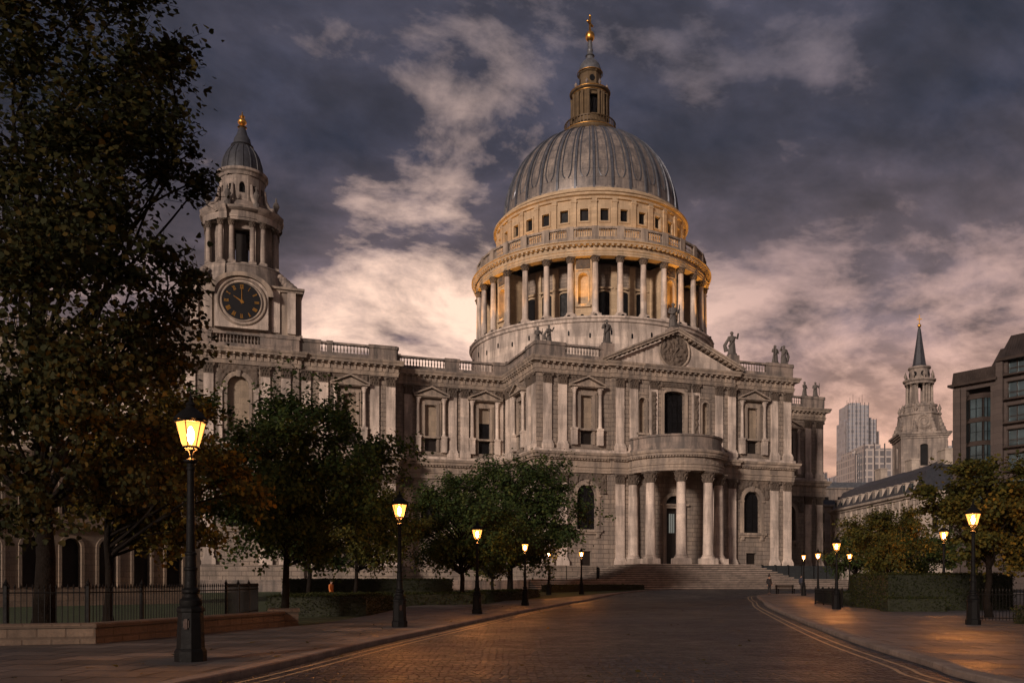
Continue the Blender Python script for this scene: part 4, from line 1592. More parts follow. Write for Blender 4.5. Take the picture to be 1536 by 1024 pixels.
for ang, ln, w_ in ((-58, 1.15, .10), (0, 1.7, .07)):   # about ten o'clock
    hn.M = Matrix.Translation((-.3, -H - .85 - .14, ZC)) @ Matrix.Rotation(radians(ang), 4, 'Y')
    hn.frustum(-w_, w_, -.02, .02, -.3, -w_ * .3, w_ * .3, -.02, .02, ln)
hn.M = Matrix.Translation((-.3, -H - .85 - .16, ZC))
disc(hn, .2, -.01, 16)
hn.build('clock_hand', GOLD, face, smooth=0)
# pedestal zone under the bells
sc_ = MB()
sc_.lathe([(6.3, 40.3), (5.9, 41.2), (5.7, 41.4), (5.7, 43.8), (5.95, 44.0), (5.95, 44.4), (5.0, 44.5)], n=48)
sc_.build('bell_pedestal', TOWERST, tw)
vol = MB()
for sx, sy in ((-1, -1), (1, -1), (1, 1), (-1, 1)):
    for t in range(5):
        vol.sphere((sx * (5.9 - t * .32), sy * (5.9 - t * .32), 40.6 + t * .62), .85 - t * .11, 10, 7)
vol.build('scroll_buttress', GRIME, tw)
# bell stage: columns in pairs round a pierced core
zb0, zb1 = 44.5, 50.5
core = MB()
TA = radians(-2)
for k in range(4):
    core.M = rot_z(TA + pi / 4 + k * pi / 2)
    core.box(-1.5, 1.5, -4.6, -3.3, zb0, zb1)
    core.M = rot_z(TA + k * pi / 2)
    core.box(-1.45, 1.45, -4.3, -3.6, zb1 - .8, zb1)
    core.box(-1.45, 1.45, -4.3, -3.6, zb0, zb0 + .6)
core.build('bell_chamber', TOWERST, tw)
lou = MB()
for k in range(4):
    lou.M = rot_z(TA + k * pi / 2)
    lou.box(-.9, .6, -3.2, -3.0, zb0 + .6, zb1 - 1.2)
lou.build('bell_louvre', DOORW, tw)
for k in range(4):
    for off in (-.50, -.22, .22, .50):
        a = TA + pi / 4 + k * pi / 2 + off
        column(tw, (5.6 if abs(off) < .3 else 5.2) * sin(a), -(5.6 if abs(off) < .3 else 5.2) * cos(a), zb0, zb1, .40, .75, plinth=.35, n=12, detail=True, mat=TOWERST)
MB().lathe([(4.0, 50.5), (5.45, 50.5), (5.45, 50.85), (5.55, 50.9), (5.55, 51.3), (5.45, 51.35), (5.5, 51.75), (5.9, 51.9), (6.1, 52.05), (6.15, 52.3), (5.2, 52.45), (4.2, 52.6)], n=48).build('bell_cornice', TOWERST, tw, smooth=25)
MB().lathe([(4.6, 52.4), (4.4, 53.5), (3.6, 53.7), (3.45, 53.8)], n=40).build('attic_base', GRIME, tw)
tat = MB()
for k in range(12):
    tat.M = rot_z(TA + 2 * pi * k / 12) @ Matrix.Translation((0, -3.3, 0))
    hw_ = 3.3 * math.tan(pi / 12)
    wall_grid(tat, -hw_, hw_, 53.6, 57.0, [(-.42, .42, 54.7, 55.9, .42)] if k % 3 == 0 else [(-.28, .28, 55.0, 55.7, 0)] , .4)
tat.build('attic_wall', TOWERST, tw, smooth=0)
MB().lathe([(2.8, 53.6), (2.8, 57)], n=24).build('attic_core', VOID, tw)
MB().lathe([(3.2, 56.6), (3.5, 56.7), (3.6, 57.0), (3.85, 57.15), (3.85, 57.4), (3.1, 57.55)], n=40).build('attic_cornice', TOWERST, tw, smooth=25)
br_ = MB()
for k in range(8):
    br_.M = rot_z(TA + pi / 8 + k * pi / 4)
    br_.tube([(0, -5.2, 52.6), (0, -4.9, 53.4), (0, -4.3, 53.6), (0, -3.7, 54.4), (0, -3.55, 55.6)], [.42, .36, .26, .3, .2], 8)
br_.M = None
br_.build('attic_bracket', TOWERST, tw)
ba = MB()
for k in range(4):
    ba.M = rot_z(TA + pi / 4 + k * pi / 2)
    ba.lathe([(6.0, 50.5), (6.0, 51.4), (6.4, 51.9), (6.5, 52.3), (5.2, 52.4)], 0, 0, 8, -.42, .42)
    ba.lathe([(6.15, 40.4), (6.15, 44.1), (6.3, 44.2), (6.3, 44.45), (5, 44.5)], 0, 0, 8, -.42, .42)
ba.M = None
ba.build('corner_projection', TOWERST, tw, smooth=25)
uu = MB()
for k in range(8):
    a = TA + pi / 8 + k * pi / 4
    uu.lathe([(.5, 52.2), (.5, 52.9), (.2, 53.1), (.2, 53.3), (.52, 53.9), (.3, 54.3), (.1, 54.45), (.16, 54.6), (.04, 54.9)], 5.35 * sin(a), -5.35 * cos(a), 9)
uu.build('urn', STATUE, tw)
MB().lathe([(3.05, 57.45), (3.05, 58.0), (2.92, 58.8), (2.6, 59.6), (2.1, 60.3), (1.6, 60.75), (1.5, 60.9), (1.7, 61.05), (1.4, 61.2), (1.2, 62.0), (.8, 62.6), (.62, 63.2), (.45, 63.6)], n=32).build('tower_dome', SLATE, tw)
rb = MB()
for k in range(16):
    rb.M = rot_z(2 * pi * k / 16)
    rb.tube([(0, -3.07, 57.5), (0, -3.07, 58.0), (0, -2.94, 58.8), (0, -2.62, 59.6), (0, -2.12, 60.3), (0, -1.62, 60.75)], .09, 5)
rb.M = None
rb.build('tower_dome_rib', SLATE, tw)
MB().lathe([(.5, 63.5), (.72, 63.7), (.5, 63.9), (.34, 64.2), (.62, 64.6), (.68, 65.0), (.5, 65.5), (.3, 65.9), (.4, 66.2), (.12, 66.6), (.05, 67.3)], n=16).build('pineapple_finial', GOLD, tw)

for o_ in tw.children_recursive:      # storey heights of the finished tower
    if o_.name.split('.')[0] in ('clock_bay', 'hood_moulding', 'clock_face', 'clock_rim', 'numerals', 'clock_hand'): continue
    co = np.empty(len(o_.data.vertices) * 3, np.float32)
    o_.data.vertices.foreach_get('co', co)
    co = co.reshape(-1, 3)
    co[:, :2] *= np.interp(co[:, 2], [43.5, 44.4], [1.0, .87])[:, None]
    co[:, 2] = np.interp(co[:, 2], *TOWER_Z)
    o_.data.vertices.foreach_set('co', co.ravel())
    o_.data.update()

# ------------------------------------------------------------------ statues
def statue(loc, rz, h, label, pose=0, seed=0):
    """standing robed figure on a small block: lofted drapery, head, bent arms"""
    k = h / 3.0
    rnd = random.Random(seed)
    mb = MB(); mb.M = Matrix.Diagonal((k * 1.02, k * 1.02, k * .94, 1))
    mb.box(-.45, .45, -.4, .4, 0, .25)
    rings = [(.25, .46, .42, 0, 0), (.5, .44, .40, 0, .02), (1.0, .38, .34, .03, .02), (1.4, .33, .28, .05, 0), (1.7, .30, .24, .04, 0), (2.0, .36, .26, .02, -.02), (2.25, .40, .26, 0, -.02), (2.4, .30, .2, 0, 0), (2.47, .13, .12, 0, 0), (2.55, .11, .11, 0, -.02)]
    vs, fs = [], []
    n = 18
    for z, rx, ry, ox, oy in rings:
        for i in range(n):
            a = 2 * pi * i / n
            fold = 1 + (.13 * sin(a * 6 + seed + z * 1.2) * max(0, 1 - z / 2.2))
            vs.append((ox * (1 if pose % 2 else -1) + rx * fold * cos(a), oy + ry * fold * sin(a), z))
    for j in range(len(rings) - 1):
        for i in range(n):
            fs.append((j * n + i, j * n + (i + 1) % n, (j + 1) * n + (i + 1) % n, (j + 1) * n + i))
    fs.append(tuple(len(vs) - n + i for i in range(n)))
    mb.add(vs, fs)
    mb.sphere((0, -.04, 2.72), .19, 12, 9, .9, 1, 1.2)
    mb.sphere((0, .02, 2.78), .2, 10, 7, .95, .95, 1.05)
    mb.sphere((0, -.17, 2.60), .09, 8, 6)
    mb.sphere((0, -.23, 2.71), .04, 6, 4)
    s = 1 if pose % 2 else -1
    if pose in (0, 1):
        mb.tube([(s * .36, 0, 2.28), (s * .52, -.05, 1.85), (s * .28, -.35, 1.62)], [.15, .14, .10], 8)
        mb.tube([(-s * .36, 0, 2.28), (-s * .56, -.08, 1.9), (-s * .52, -.34, 2.15)], [.15, .14, .10], 8)
        mb.tube([(-s * .54, -.36, .3), (-s * .54, -.36, 2.7)], .05, 6)
        mb.sphere((s * .26, -.38, 1.62), .1, 7, 5)
        mb.sphere((-s * .54, -.36, 2.16), .11, 7, 5)
    else:
        mb.tube([(s * .34, 0, 2.30), (s * .60, -.12, 2.12), (s * .55, -.42, 2.48)], [.15, .13, .10], 8)
        mb.sphere((s * .55, -.46, 2.56), .11, 7, 5)
        mb.tube([(-s * .36, 0, 2.28), (-s * .5, -.12, 1.8), (-s * .22, -.36, 1.75)], [.13, .11, .08], 8)
        mb.tube([(-s * .3, -.1, 2.3), (-s * .75, .2, 1.3), (-s * .55, .25, .6)], [.12, .2, .26], 9)
    mb.tube([(.35, -.1, 2.3), (-.1, -.3, 1.7), (-.42, -.1, 1.1)], [.08, .11, .09], 7)
    o = mb.build('statue', STATUE)
    o.location = loc
    o.rotation_euler = (0, 0, rz)
    return tag(o, label, 'statue', 'stone statues on the cathedral parapets')


def statue_block(u, v, z0, z1, hw=.55):
    MB().cbox(u, v, z0, z1, hw, hw, .95).build('statue_pedestal', GRIME, cath, smooth=0)


for (u, v, z, h, lab, p, rz) in [
    (1.9, 3.2, 32.74, 2.7, 'left one of the two weathered statues at the left end of the transept parapet', 0, .2),
    (3.0, 2.0, 32.74, 2.7, 'right one of the two weathered statues at the left end of the transept parapet', 3, .5),
    (11.0, 1.3, 33.2, 3.6, 'large draped statue where the left slope of the big pediment begins', 1, .1),
    (20.6, .6, 36.0, 3.8, 'statue crowning the tip of the big pediment in front of the drum', 0, 0),
    (30.3, 1.3, 33.3, 3.7, 'dark draped statue against the sky just right of the big pediment', 3, -.2),
    (37.4, 1.2, 32.74, 2.9, 'slim statue with staff, left of the pair at the right transept corner', 1, .1),
    (38.9, 1.2, 32.74, 3.0, 'broader draped statue, right of the pair at the right transept corner', 2, -.2),
    (55.4, 18.0, 32.74, 2.7, 'left of the two small statues on the rear parapet above the skyscraper', 1, .3),
    (57.6, 18.0, 32.74, 2.8, 'right of the two small statues on the rear parapet above the skyscraper', 0, -.2),
    (-42.1, 10.0, 32.74, 3.0, 'lone statue at the left foot of the clock tower stage', 0, .1)]:
    statue(W(u, v, z), TH + rz, h, lab, p, int(u * 7))
statue_block(11.0, 1.3, 30.75, 33.2, .8)
statue_block(20.6, .6, 35.0, 36.0, .8)
statue_block(30.3, 1.3, 30.75, 33.3, .8)
# ------------------------------------------------------------------ street lamps
def make_lamp():
    r = thing('street_lamp', '-', 'street lamp', (0, 0, 0), 0, 'lit gas style street lamps')
    b = MB()
    b.lathe([(.30, 0), (.30, .20), (.275, .24), (.262, .25), (.235, .95), (.262, .97), (.262, 1.03), (.20, 1.08)], n=8, a0=pi / 8, cap=True)
    b.build('pedestal', IRON, r, smooth=20)
    e = MB()
    e.box(-.055, .055, -.245, -.20, .66, .80)
    e.box(-.03, .03, -.262, -.22, .63, .83)
    e.build('emblem', simple('dull_brass', (.028, .013, .008), .6, .3), r)
    p = MB()
    p.lathe([(.20, 1.07), (.215, 1.12), (.215, 1.18), (.15, 1.24), (.14, 1.30), (.175, 1.34), (.175, 1.38), (.12, 1.43), (.112, 1.75), (.13, 1.77), (.13, 1.81), (.105, 1.83), (.10, 2.05), (.115, 2.07), (.115, 2.10), (.088, 2.12),
             (.066, 3.70), (.08, 3.72), (.08, 3.76), (.068, 3.78), (.075, 3.83), (.135, 3.87), (.135, 3.90), (.06, 3.92), (.03, 3.95)], n=14)
    p.build('post', IRON, r, smooth=30)
    c = MB()
    for k in range(4):
        a = pi / 4 + k * pi / 2
        d = Vector((cos(a), sin(a), 0))
        pts = [d * .04 + Vector((0, 0, 3.92)), d * .035 + Vector((0, 0, 4.0)), d * .06 + Vector((0, 0, 4.06)), d * .125 + Vector((0, 0, 4.11)), d * .145 + Vector((0, 0, 4.15))]
        c.tube(pts, .013, 6)
    c.lathe([(.13, 4.13), (.155, 4.13), (.155, 4.17), (.13, 4.17), (.13, 4.13)], n=6)
    for k in range(6):
        a = 2 * pi * k / 6
        c.tube([(.150 * sin(a), -.150 * cos(a), 4.15), (.288 * sin(a), -.288 * cos(a), 4.64)], .011, 5)
    c.lathe([(.27, 4.62), (.315, 4.62), (.315, 4.665), (.27, 4.665), (.27, 4.62)], n=6)
    c.build('lantern_frame', IRON, r, smooth=25)
    g = MB()
    g.lathe([(.142, 4.16), (.278, 4.63)], n=6)
    g.build('lantern_glass', LGLASS, r, smooth=0)
    m = MB()
    m.lathe([(.012, 4.22), (.05, 4.28), (.062, 4.40), (.045, 4.50), (.012, 4.55)], n=12)
    m.build('gas_mantle', MANTLE, r)
    t = MB()
    t.lathe([(.318, 4.66), (.33, 4.68), (.29, 4.73), (.23, 4.80), (.15, 4.87), (.10, 4.90), (.085, 4.94), (.10, 4.97), (.085, 5.0), (.04, 5.04), (.03, 5.08), (.045, 5.10), (.012, 5.16), (.006, 5.24)], n=12)
    t.build('lantern_cap', IRON, r, smooth=40)
    return r


lamp0 = make_lamp()
LAMPS = [
    (-6.25, 16.86, 1.0, 'tallest black lit street lamp, on the left pavement before the low stone wall'),
    (-3.84, 29.6, .90, 'lit black street lamp beside the corner of the leafy hedge, second nearest on the left'),
    (-1.69, 42.0, .875, 'lit black street lamp on the left pavement, third nearest along the left kerb'),
    (.85, 56.5, .86, 'lit black street lamp on the left pavement, fourth nearest along the left kerb'),
    (3.55, 83.5, .88, 'distant lit street lamp behind the left hedge, left of the pair by the steps railing'),
    (6.72, 84.0, .88, 'distant lit street lamp at the left kerb, closest to the cathedral steps'),
    (16.6, 31.2, .86, 'large lit street lamp in front of the big clipped hedge on the right pavement'),
    (18.35, 49.0, .80, 'lit street lamp on the right pavement, standing left of the big hedge'),
    (27.6, 82.0, .82, 'small far lit street lamp just right of the wooden bench'),
    (25.6, 72.5, .84, 'far lit street lamp standing between the bench and the low box hedges'),
    (25.4, 65.2, .78, 'lit street lamp among the low box hedges on the right side'),
    (28.4, 57.0, 1.04, 'lit street lamp half hidden in the foliage behind the big clipped hedge'),
]
for i, (x, y, s_, lab) in enumerate(LAMPS):
    o = lamp0 if i == 0 else copy_tree(lamp0)
    o['label'] = lab
    o.location = (x, y, gz(y) + .12)
    o.scale = (s_, s_, s_)
    o.rotation_euler = (0, 0, .35 * i)


# ------------------------------------------------------------------ foliage
LOBED = np.array([(0, 0), (.26, .04), (.50, .30), (.34, .48), (.30, .74), (0, 1.0), (-.30, .74), (-.34, .48), (-.50, .30), (-.26, .04)], float)
DIAM = np.array([(0, 0), (.36, .45), (0, 1.0), (-.36, .45)], float)


def leaf_mesh(name, cen, size, mat, parent, rng, shape=LOBED, up=.5, out=None):
    n = len(cen)
    k = len(shape)
    nor = rng.normal(size=(n, 3))
    nor[:, 2] = np.abs(nor[:, 2]) * (1 + up) + up
    if out is not None: nor += out * .7
    nor /= np.linalg.norm(nor, axis=1)[:, None]
    t = rng.normal(size=(n, 3))
    t[:, 2] -= .6
    t -= nor * (t * nor).sum(1)[:, None]
    t /= np.linalg.norm(t, axis=1)[:, None] + 1e-9
    b = np.cross(nor, t)
    s = size * rng.uniform(.6, 1.35, n)
    sh = shape.copy()
    sh[:, 1] -= .35
    curl = -.35 * np.abs(sh[:, 0]) - .18 * sh[:, 1] ** 2
    v = cen[:, None, :] + s[:, None, None] * (sh[None, :, 0, None] * b[:, None, :] + sh[None, :, 1, None] * t[:, None, :] + curl[None, :, None] * nor[:, None, :])
    v = v.reshape(-1, 3)
    me = bpy.data.meshes.new(name)
    me.vertices.add(n * k)
    me.vertices.foreach_set('co', v.astype(np.float32).ravel())
    me.loops.add(n * k)
    me.loops.foreach_set('vertex_index', np.arange(n * k, dtype=np.int32))
    me.polygons.add(n)
    me.polygons.foreach_set('loop_start', np.arange(0, n * k, k, dtype=np.int32))
    me.update(calc_edges=True)
    me.materials.append(mat)
    o = bpy.data.objects.new(name, me)
    C.objects.link(o)
    o.parent = parent
    return o


def curve(a, b, rng, bow=.15, n=6, sag=0.0):
    a, b = np.array(a, float), np.array(b, float)
    L = np.linalg.norm(b - a)
    off = rng.normal(size=3) * L * bow
    off[2] = abs(off[2]) * .6 - sag * L
    return [tuple(a + (b - a) * t + off * sin(pi * t)) for t in np.linspace(0, 1, n)]


def tree(label, base, trunk, clumps, nleaf, size, mat, seed, group=None, tr=.2, shape=LOBED, twigs=9, name='tree', flat=.75, lean=(0, 0), spread=.16):
    """trunk=(height of first fork, full height); clumps [(x,y,z,r)] relative to the base"""
    rng = np.random.default_rng(seed)
    root = thing(name, label, 'tree', base, 0, group)
    hf, ht = trunk
    wood = MB()
    tp = [(lean[0] * q * q, lean[1] * q * q, ht * q) for q in np.linspace(0, 1, 9)]
    tp = [(x + rng.normal() * tr * .25 * (q > 0), y + rng.normal() * tr * .25 * (q > 0), z) for q, (x, y, z) in zip(np.linspace(0, 1, 9), tp)]
    wood.tube([(tp[0][0], tp[0][1], -.15)] + [(tp[0][0], tp[0][1], .12)] + tp[1:], [tr * 1.5, tr * 1.12] + [tr * (1 - .82 * q) for q in np.linspace(.1, 1, 8)], 10)
    cs, outs = [], []
    ctot = sum(c[3] ** 2 for c in clumps)
    zc = np.mean([c[2] for c in clumps])
    for cx, cy, cz, cr in clumps:
        c = np.array((cx, cy, cz))
        z0 = min(ht * .9, max(hf, cz - hypot(cx, cy) * rng.uniform(.45, .95) - .3))
        q = z0 / ht
        a = (lean[0] * q * q, lean[1] * q * q, z0)
        path = curve(a, c, rng, .10, 7)
        r0 = min(tr * .42 if len(clumps) < 45 else tr * .24, .05 + .035 * np.linalg.norm(c - np.array(a)))
        wood.tube(path, list(np.linspace(r0, r0 * .28, 7)), 6, False)
        m = int(nleaf * cr ** 2 / ctot)
        tw_ = []
        for k in range(twigs):
            d = rng.normal(size=3)
            d[2] *= .8
            d /= np.linalg.norm(d)
            d2 = c - np.array((lean[0], lean[1], zc))
            d = d + .35 * d2 / (np.linalg.norm(d2) + 1e-6)
            e = c + d * cr * rng.uniform(.5, 1.35) * np.array((1, 1, flat))
            pth = np.array(curve(c - d * cr * .15, e, rng, .12, 5, .04))
            tw_.append(pth)
            wood.tube([tuple(p) for p in pth], list(np.linspace(r0 * .26, r0 * .07, 5)), 4, False)
        tw_ = np.array(tw_)
        ti = rng.integers(0, twigs, m)
        tt = rng.uniform(.12, 1.0, m) ** .8 * 3.999
        i0 = tt.astype(int)
        fr = (tt - i0)[:, None]
        pos = tw_[ti, i0] * (1 - fr) + tw_[ti, i0 + 1] * fr
        pos = pos + rng.normal(size=(m, 3)) * cr * spread
        cs.append(pos)
        oo = pos - np.array((lean[0], lean[1], zc))
        outs.append(oo / (np.linalg.norm(oo, axis=1)[:, None] + 1e-6))
    wood.build('trunk', BARK, root, smooth=60)
    leaf_mesh('crown', np.concatenate(cs), size, mat, root, rng, shape, .3, np.concatenate(outs))
    return root


def crown(cx, cy, cz, rx, ry, rz, n, cr, seed):
    """clump centres filling an uneven ellipsoid"""
    rng = np.random.default_rng(seed)
    out = []
    for k in range(n):
        for _ in range(30):
            p = rng.uniform(-1, 1, 3)
            q = np.linalg.norm(p)
            if .35 < q < 1 and all((p[0] - o[4]) ** 2 + (p[1] - o[5]) ** 2 + (p[2] - o[6]) ** 2 > .09 for o in out): break
        f = 1 + .18 * rng.normal()
        out.append((cx + p[0] * rx * f, cy + p[1] * ry * f, cz + p[2] * rz, cr * rng.uniform(.75, 1.3), *p))
    return [o[:4] for o in out]


def at(px, py, Z):
    """where a measured direction meets distance Z (used to place boughs of the big plane tree)"""
    return ((px - 768) / 1300 * Z, Z, 1.66 + (872 - py) / 1300 * Z)


# the big plane tree, far left
B1 = at(66, 934, 24.5)
B1 = (B1[0], B1[1], .5)
boughs = []
rng_ = random.Random(4)
for (px, py, Z, r) in [
        (30, 30, 21, 1.5), (110, 20, 22, 1.3), (185, 25, 21, 1.0), (205, 75, 22, .95), (228, 60, 21.8, .7), (238, 95, 21.5, .65), (215, 120, 21.6, .8), (215, 20, 22, .8), (165, 130, 21.5, 1.1), (120, 100, 20, 1.3), (40, 120, 22, 1.5),
        (60, 200, 20, 1.5), (140, 185, 21, 1.2), (195, 200, 22, .85), (252, 88, 21.6, .5), (262, 72, 21.6, .36), (276, 240, 21.5, .45), (286, 226, 21.5, .3), (268, 262, 21.5, .5), (258, 402, 21.5, .5), (278, 412, 21.5, .34), (270, 440, 21.5, .36), (238, 205, 21.5, .85), (220, 235, 21.6, .9), (175, 255, 21.4, 1.1), (272, 222, 21.5, .52), (255, 255, 21.6, .42), (110, 260, 22, 1.3), (20, 270, 21, 1.4),
        (60, 340, 20, 1.5), (140, 330, 21, 1.25), (195, 345, 22, .9), (225, 368, 21.5, .75), (250, 392, 21.5, .5), (272, 425, 21.5, .32), (180, 410, 21, 1.0), (20, 420, 22, 1.5),
        (90, 430, 20, 1.4), (150, 470, 22, 1.2), (205, 465, 22, .9), (232, 440, 22, .7), (215, 510, 21, .8), (60, 520, 21, 1.5), (130, 550, 20, 1.3), (200, 570, 23, 1.1), (240, 560, 24, .8),
        (20, 610, 21, 1.3), (90, 630, 22, 1.3), (160, 640, 21, 1.2), (220, 640, 23, 1.0), (50, 700, 21, 1.1), (120, 710, 22, 1.1), (10, 770, 22, .9), (90, 770, 21, .9), (180, 720, 22, 1.0)]:
    x, y, z = at(px, py, Z)
    boughs.append((x - B1[0], y - B1[1] + rng_.uniform(-1.2, 1.2), z - B1[2], r * rng_.uniform(1.05, 1.35)))
for k in range(9):      # the side the photograph crops
    boughs.append((rng_.uniform(-6, -1.5), rng_.uniform(-3, 4), rng_.uniform(4, 19), 1.6))
tree('huge dark plane tree filling the left edge, behind the low stone wall', B1, (3.2, 15), boughs, 44000, .135, LF_PLANE, 11, None, .27, LOBED, 14, 'plane_tree', .75, (-.6, 0), .17)

B2 = at(162, 925, 28.5)
cl = crown(.9, 1.0, 4.9, 3.3, 2.8, 2.5, 26, 1.05, 3)
cl += [(x + .2, y, z, r) for x, y, z, r in crown(2.2, 0, 5.4, 1.5, 1.6, 1.6, 7, .7, 8)]
tree('rusty orange autumn tree with slim forked trunk left of the nearest lamp', (B2[0], B2[1], .45), (2.0, 6.6), cl, 19000, .15, LF_AUT, 12, None, .14, LOBED, 9, 'autumn_tree')

B3 = (-9.75, 37.2, .3)
cl = crown(.55, 0, 5.75, 3.6, 3.2, 3.2, 60, 1.15, 21)
tree('round dark green tree behind the end pier of the low stone wall', B3, (2.0, 7.5), cl, 34000, .15, LF_GREEN, 13, None, .16, LOBED, 10, 'round_tree', .8)

tree('smaller olive yellow tree behind the hedge, left of the second lamp', (-9.6, 53.5, .1), (2.2, 6.5), crown(.9, 0, 5.3, 2.9, 2.6, 2.7, 34, 1.05, 22), 14000, .18, LF_OLIVE, 14, None, .14, DIAM, 8, 'olive_tree')
tree('broad dark green tree in front of the transept, left of the steps', (-.2, 78.5, .2), (2.6, 10.5), crown(.3, 0, 7.6, 6.3, 5.5, 4.6, 70, 1.9, 23), 30000, .29, LF_GREEN, 15, 'dark green trees before the nave', .3, DIAM, 9, 'broad_tree')
tree('bushy green tree behind the third street lamp, in front of the broadest tree', (-3.6, 61.5, .1), (2.1, 6.8), crown(.2, 0, 5.4, 4.0, 3.3, 2.9, 44, 1.25, 24), 18000, .21, LF_GREEN, 16, 'dark green trees before the nave', .2, DIAM, 9, 'broad_tree')
tree('low olive tree over the hedges just right of the third lamp on the left', (-1.6, 73, .1), (1.8, 5.2), crown(.2, 0, 4.6, 2.9, 3.0, 2.3, 28, 1.0, 25), 10000, .22, LF_OLIVE, 17, 'dark green trees before the nave', .16, DIAM, 8, 'broad_tree')
tree('dark tree deep in the garden behind the round green tree', (-15.5, 66, .1), (2.4, 8.2), crown(.3, 0, 6.0, 4.8, 4.0, 3.4, 40, 1.5, 26), 15000, .26, LF_GREEN, 18, 'dark green trees before the nave', .2, DIAM, 8, 'broad_tree')

tree('small dark tree with orange lower leaves behind the right hedge', (26.2, 60.5, .1), (1.9, 5.8), crown(0, 0, 4.5, 2.9, 2.7, 2.2, 30, 1.0, 31), 13000, .18, LF_OLIVE, 19, None, .13, DIAM, 8, 'garden_tree')
tree('amber leaved tree cropped by the right edge behind the iron fence', (22.6, 36.8, .12), (1.9, 5.6), crown(-.2, .2, 4.3, 2.1, 2.2, 1.9, 24, .8, 32), 12000, .14, LF_AUT, 20, None, .15, LOBED, 9, 'amber_tree')
tree('olive tree with dense crown and forked trunk behind the large right lamp', (20.8, 37.8, .12), (1.9, 6.3), crown(.0, .6, 4.75, 2.5, 2.5, 2.1, 36, .8, 33), 15000, .14, LF_OLIVE, 21, None, .16, LOBED, 9, 'garden_tree')
for i, (x, y, h, lab) in enumerate([(37.0, 93, 5.6, 'leftmost dark street tree below the pale terrace, by the far lamps'), (38.5, 84, 6.0, 'dark street tree between the far lamps and the long terrace'), (34.5, 73, 5.8, 'dark street tree right of the far lamps, nearest of the three below the terrace')]):
    tree(lab, (x, y, gz(y)), (1.6, h), crown(0, 0, h * .7, 2.9, 2.8, h * .33, 24, 1.15, 40 + i), 8000, .24, LF_GREEN, 50 + i, 'dark street trees below the terrace', .13, DIAM, 8, 'street_tree')


# ------------------------------------------------------------------ hedges
def hedge(label, poly, h, base, size, dens, seed, mat=LF_HEDGE, group='clipped hedges'):
    rng = np.random.default_rng(seed)
    root = thing('hedge', label, 'hedge', (0, 0, 0), 0, group)
    ctr = np.mean(np.array(poly), 0)
    core = [tuple(np.array(p) + (ctr - np.array(p)) / np.linalg.norm(ctr - np.array(p)) * .09) for p in poly]
    MB().prism(core, base, base + h - .08).build('stems', simple('hedge_stems', (.012, .014, .006), .9), root, smooth=0)
    pts = []
    n = len(poly)
    for i in range(n):
        a, b = np.array(poly[i]), np.array(poly[(i + 1) % n])
        L = np.linalg.norm(b - a)
        m = int(L * h * dens)
        t, z = rng.uniform(0, 1, m), rng.uniform(0, 1, m)
        p = a[None] + (b - a)[None] * t[:, None]
        pts.append(np.column_stack([p + rng.normal(size=(m, 2)) * .045, base + z * h + rng.normal(size=m) * .03]))
    (x0, y0), (x1, y1) = np.min(poly, 0), np.max(poly, 0)
    area = (x1 - x0) * (y1 - y0)
    m = int(area * dens)
    q = np.column_stack([rng.uniform(x0, x1, m), rng.uniform(y0, y1, m)])
    ins = np.ones(m, bool)
    sgn = np.sign(np.sum([poly[i][0] * poly[(i + 1) % n][1] - poly[(i + 1) % n][0] * poly[i][1] for i in range(n)]))
    for i in range(n):
        a, b = poly[i], poly[(i + 1) % n]
        ins &= sgn * ((b[0] - a[0]) * (q[:, 1] - a[1]) - (b[1] - a[1]) * (q[:, 0] - a[0])) > -.02
    q = q[ins]
    wob = np.array([noise.noise(Vector((x * .8, y * .8, seed))) for x, y in q]) * .07
    pts.append(np.column_stack([q, base + h + wob + rng.normal(size=len(q)) * .035]))
    leaf_mesh('foliage', np.concatenate(pts), size, mat, root, rng, DIAM, .2)
    return root


hedge('long waist-high hedge beyond the low stone wall, corner lit by the second lamp', [(-11.5, 40.6), (-6.75, 40.2), (-6.75, 49.5), (-11.5, 50.0)], .95, .05, .085, 190, 1)
hedge('clipped hedge behind the second and third lamps on the left', [(-7.0, 56.6), (-1.8, 60.0), (-2.2, 63.0), (-7.4, 59.8)], .85, .05, .11, 130, 2)
hedge('clipped hedge behind the fourth lamp on the left', [(-1.4, 68.6), (2.6, 80.6), (.4, 82), (-3.6, 70)], .85, .08, .13, 90, 3)
hedge('low hedge edging the lawn at the foot of the cathedral steps', [(4.0, 88.2), (14.6, 95.2), (13.6, 96.6), (3, 89.8)], .75, .58, .13, 90, 4)
hedge('tall big block hedge behind the large right lamp', [(20.3, 46.9), (27.2, 46.9), (27.2, 51), (21.0, 54)], 2.0, .10, .10, 150, 5)
hedge('low box hedge in front of the tall block hedge', [(19.4, 44.9), (22.4, 44.6), (22.4, 45.6), (19.4, 45.9)], .75, .10, .09, 170, 6)
hedge('trimmed box hedge at the right edge before the iron fence', [(18.6, 30.9), (20.6, 30.9), (20.6, 32.2), (18.6, 32.2)], .62, .12, .075, 260, 7)
hedge('small box hedge between the far lamps on the right', [(22.9, 62.5), (25.0, 62.5), (25.0, 64.2), (22.9, 64.2)], .8, .12, .10, 130, 8)
hedge('cube shaped box hedge left of the tall block hedge', [(21.2, 55.8), (23.0, 55.8), (23.0, 57.6), (21.2, 57.6)], .9, .12, .10, 140, 9)
hedge('dark shrub bed against the cathedral wall behind the garden trees', [(-22, 84), (-6, 88), (-7, 91), (-23, 87)], 1.6, .3, .2, 45, 10)

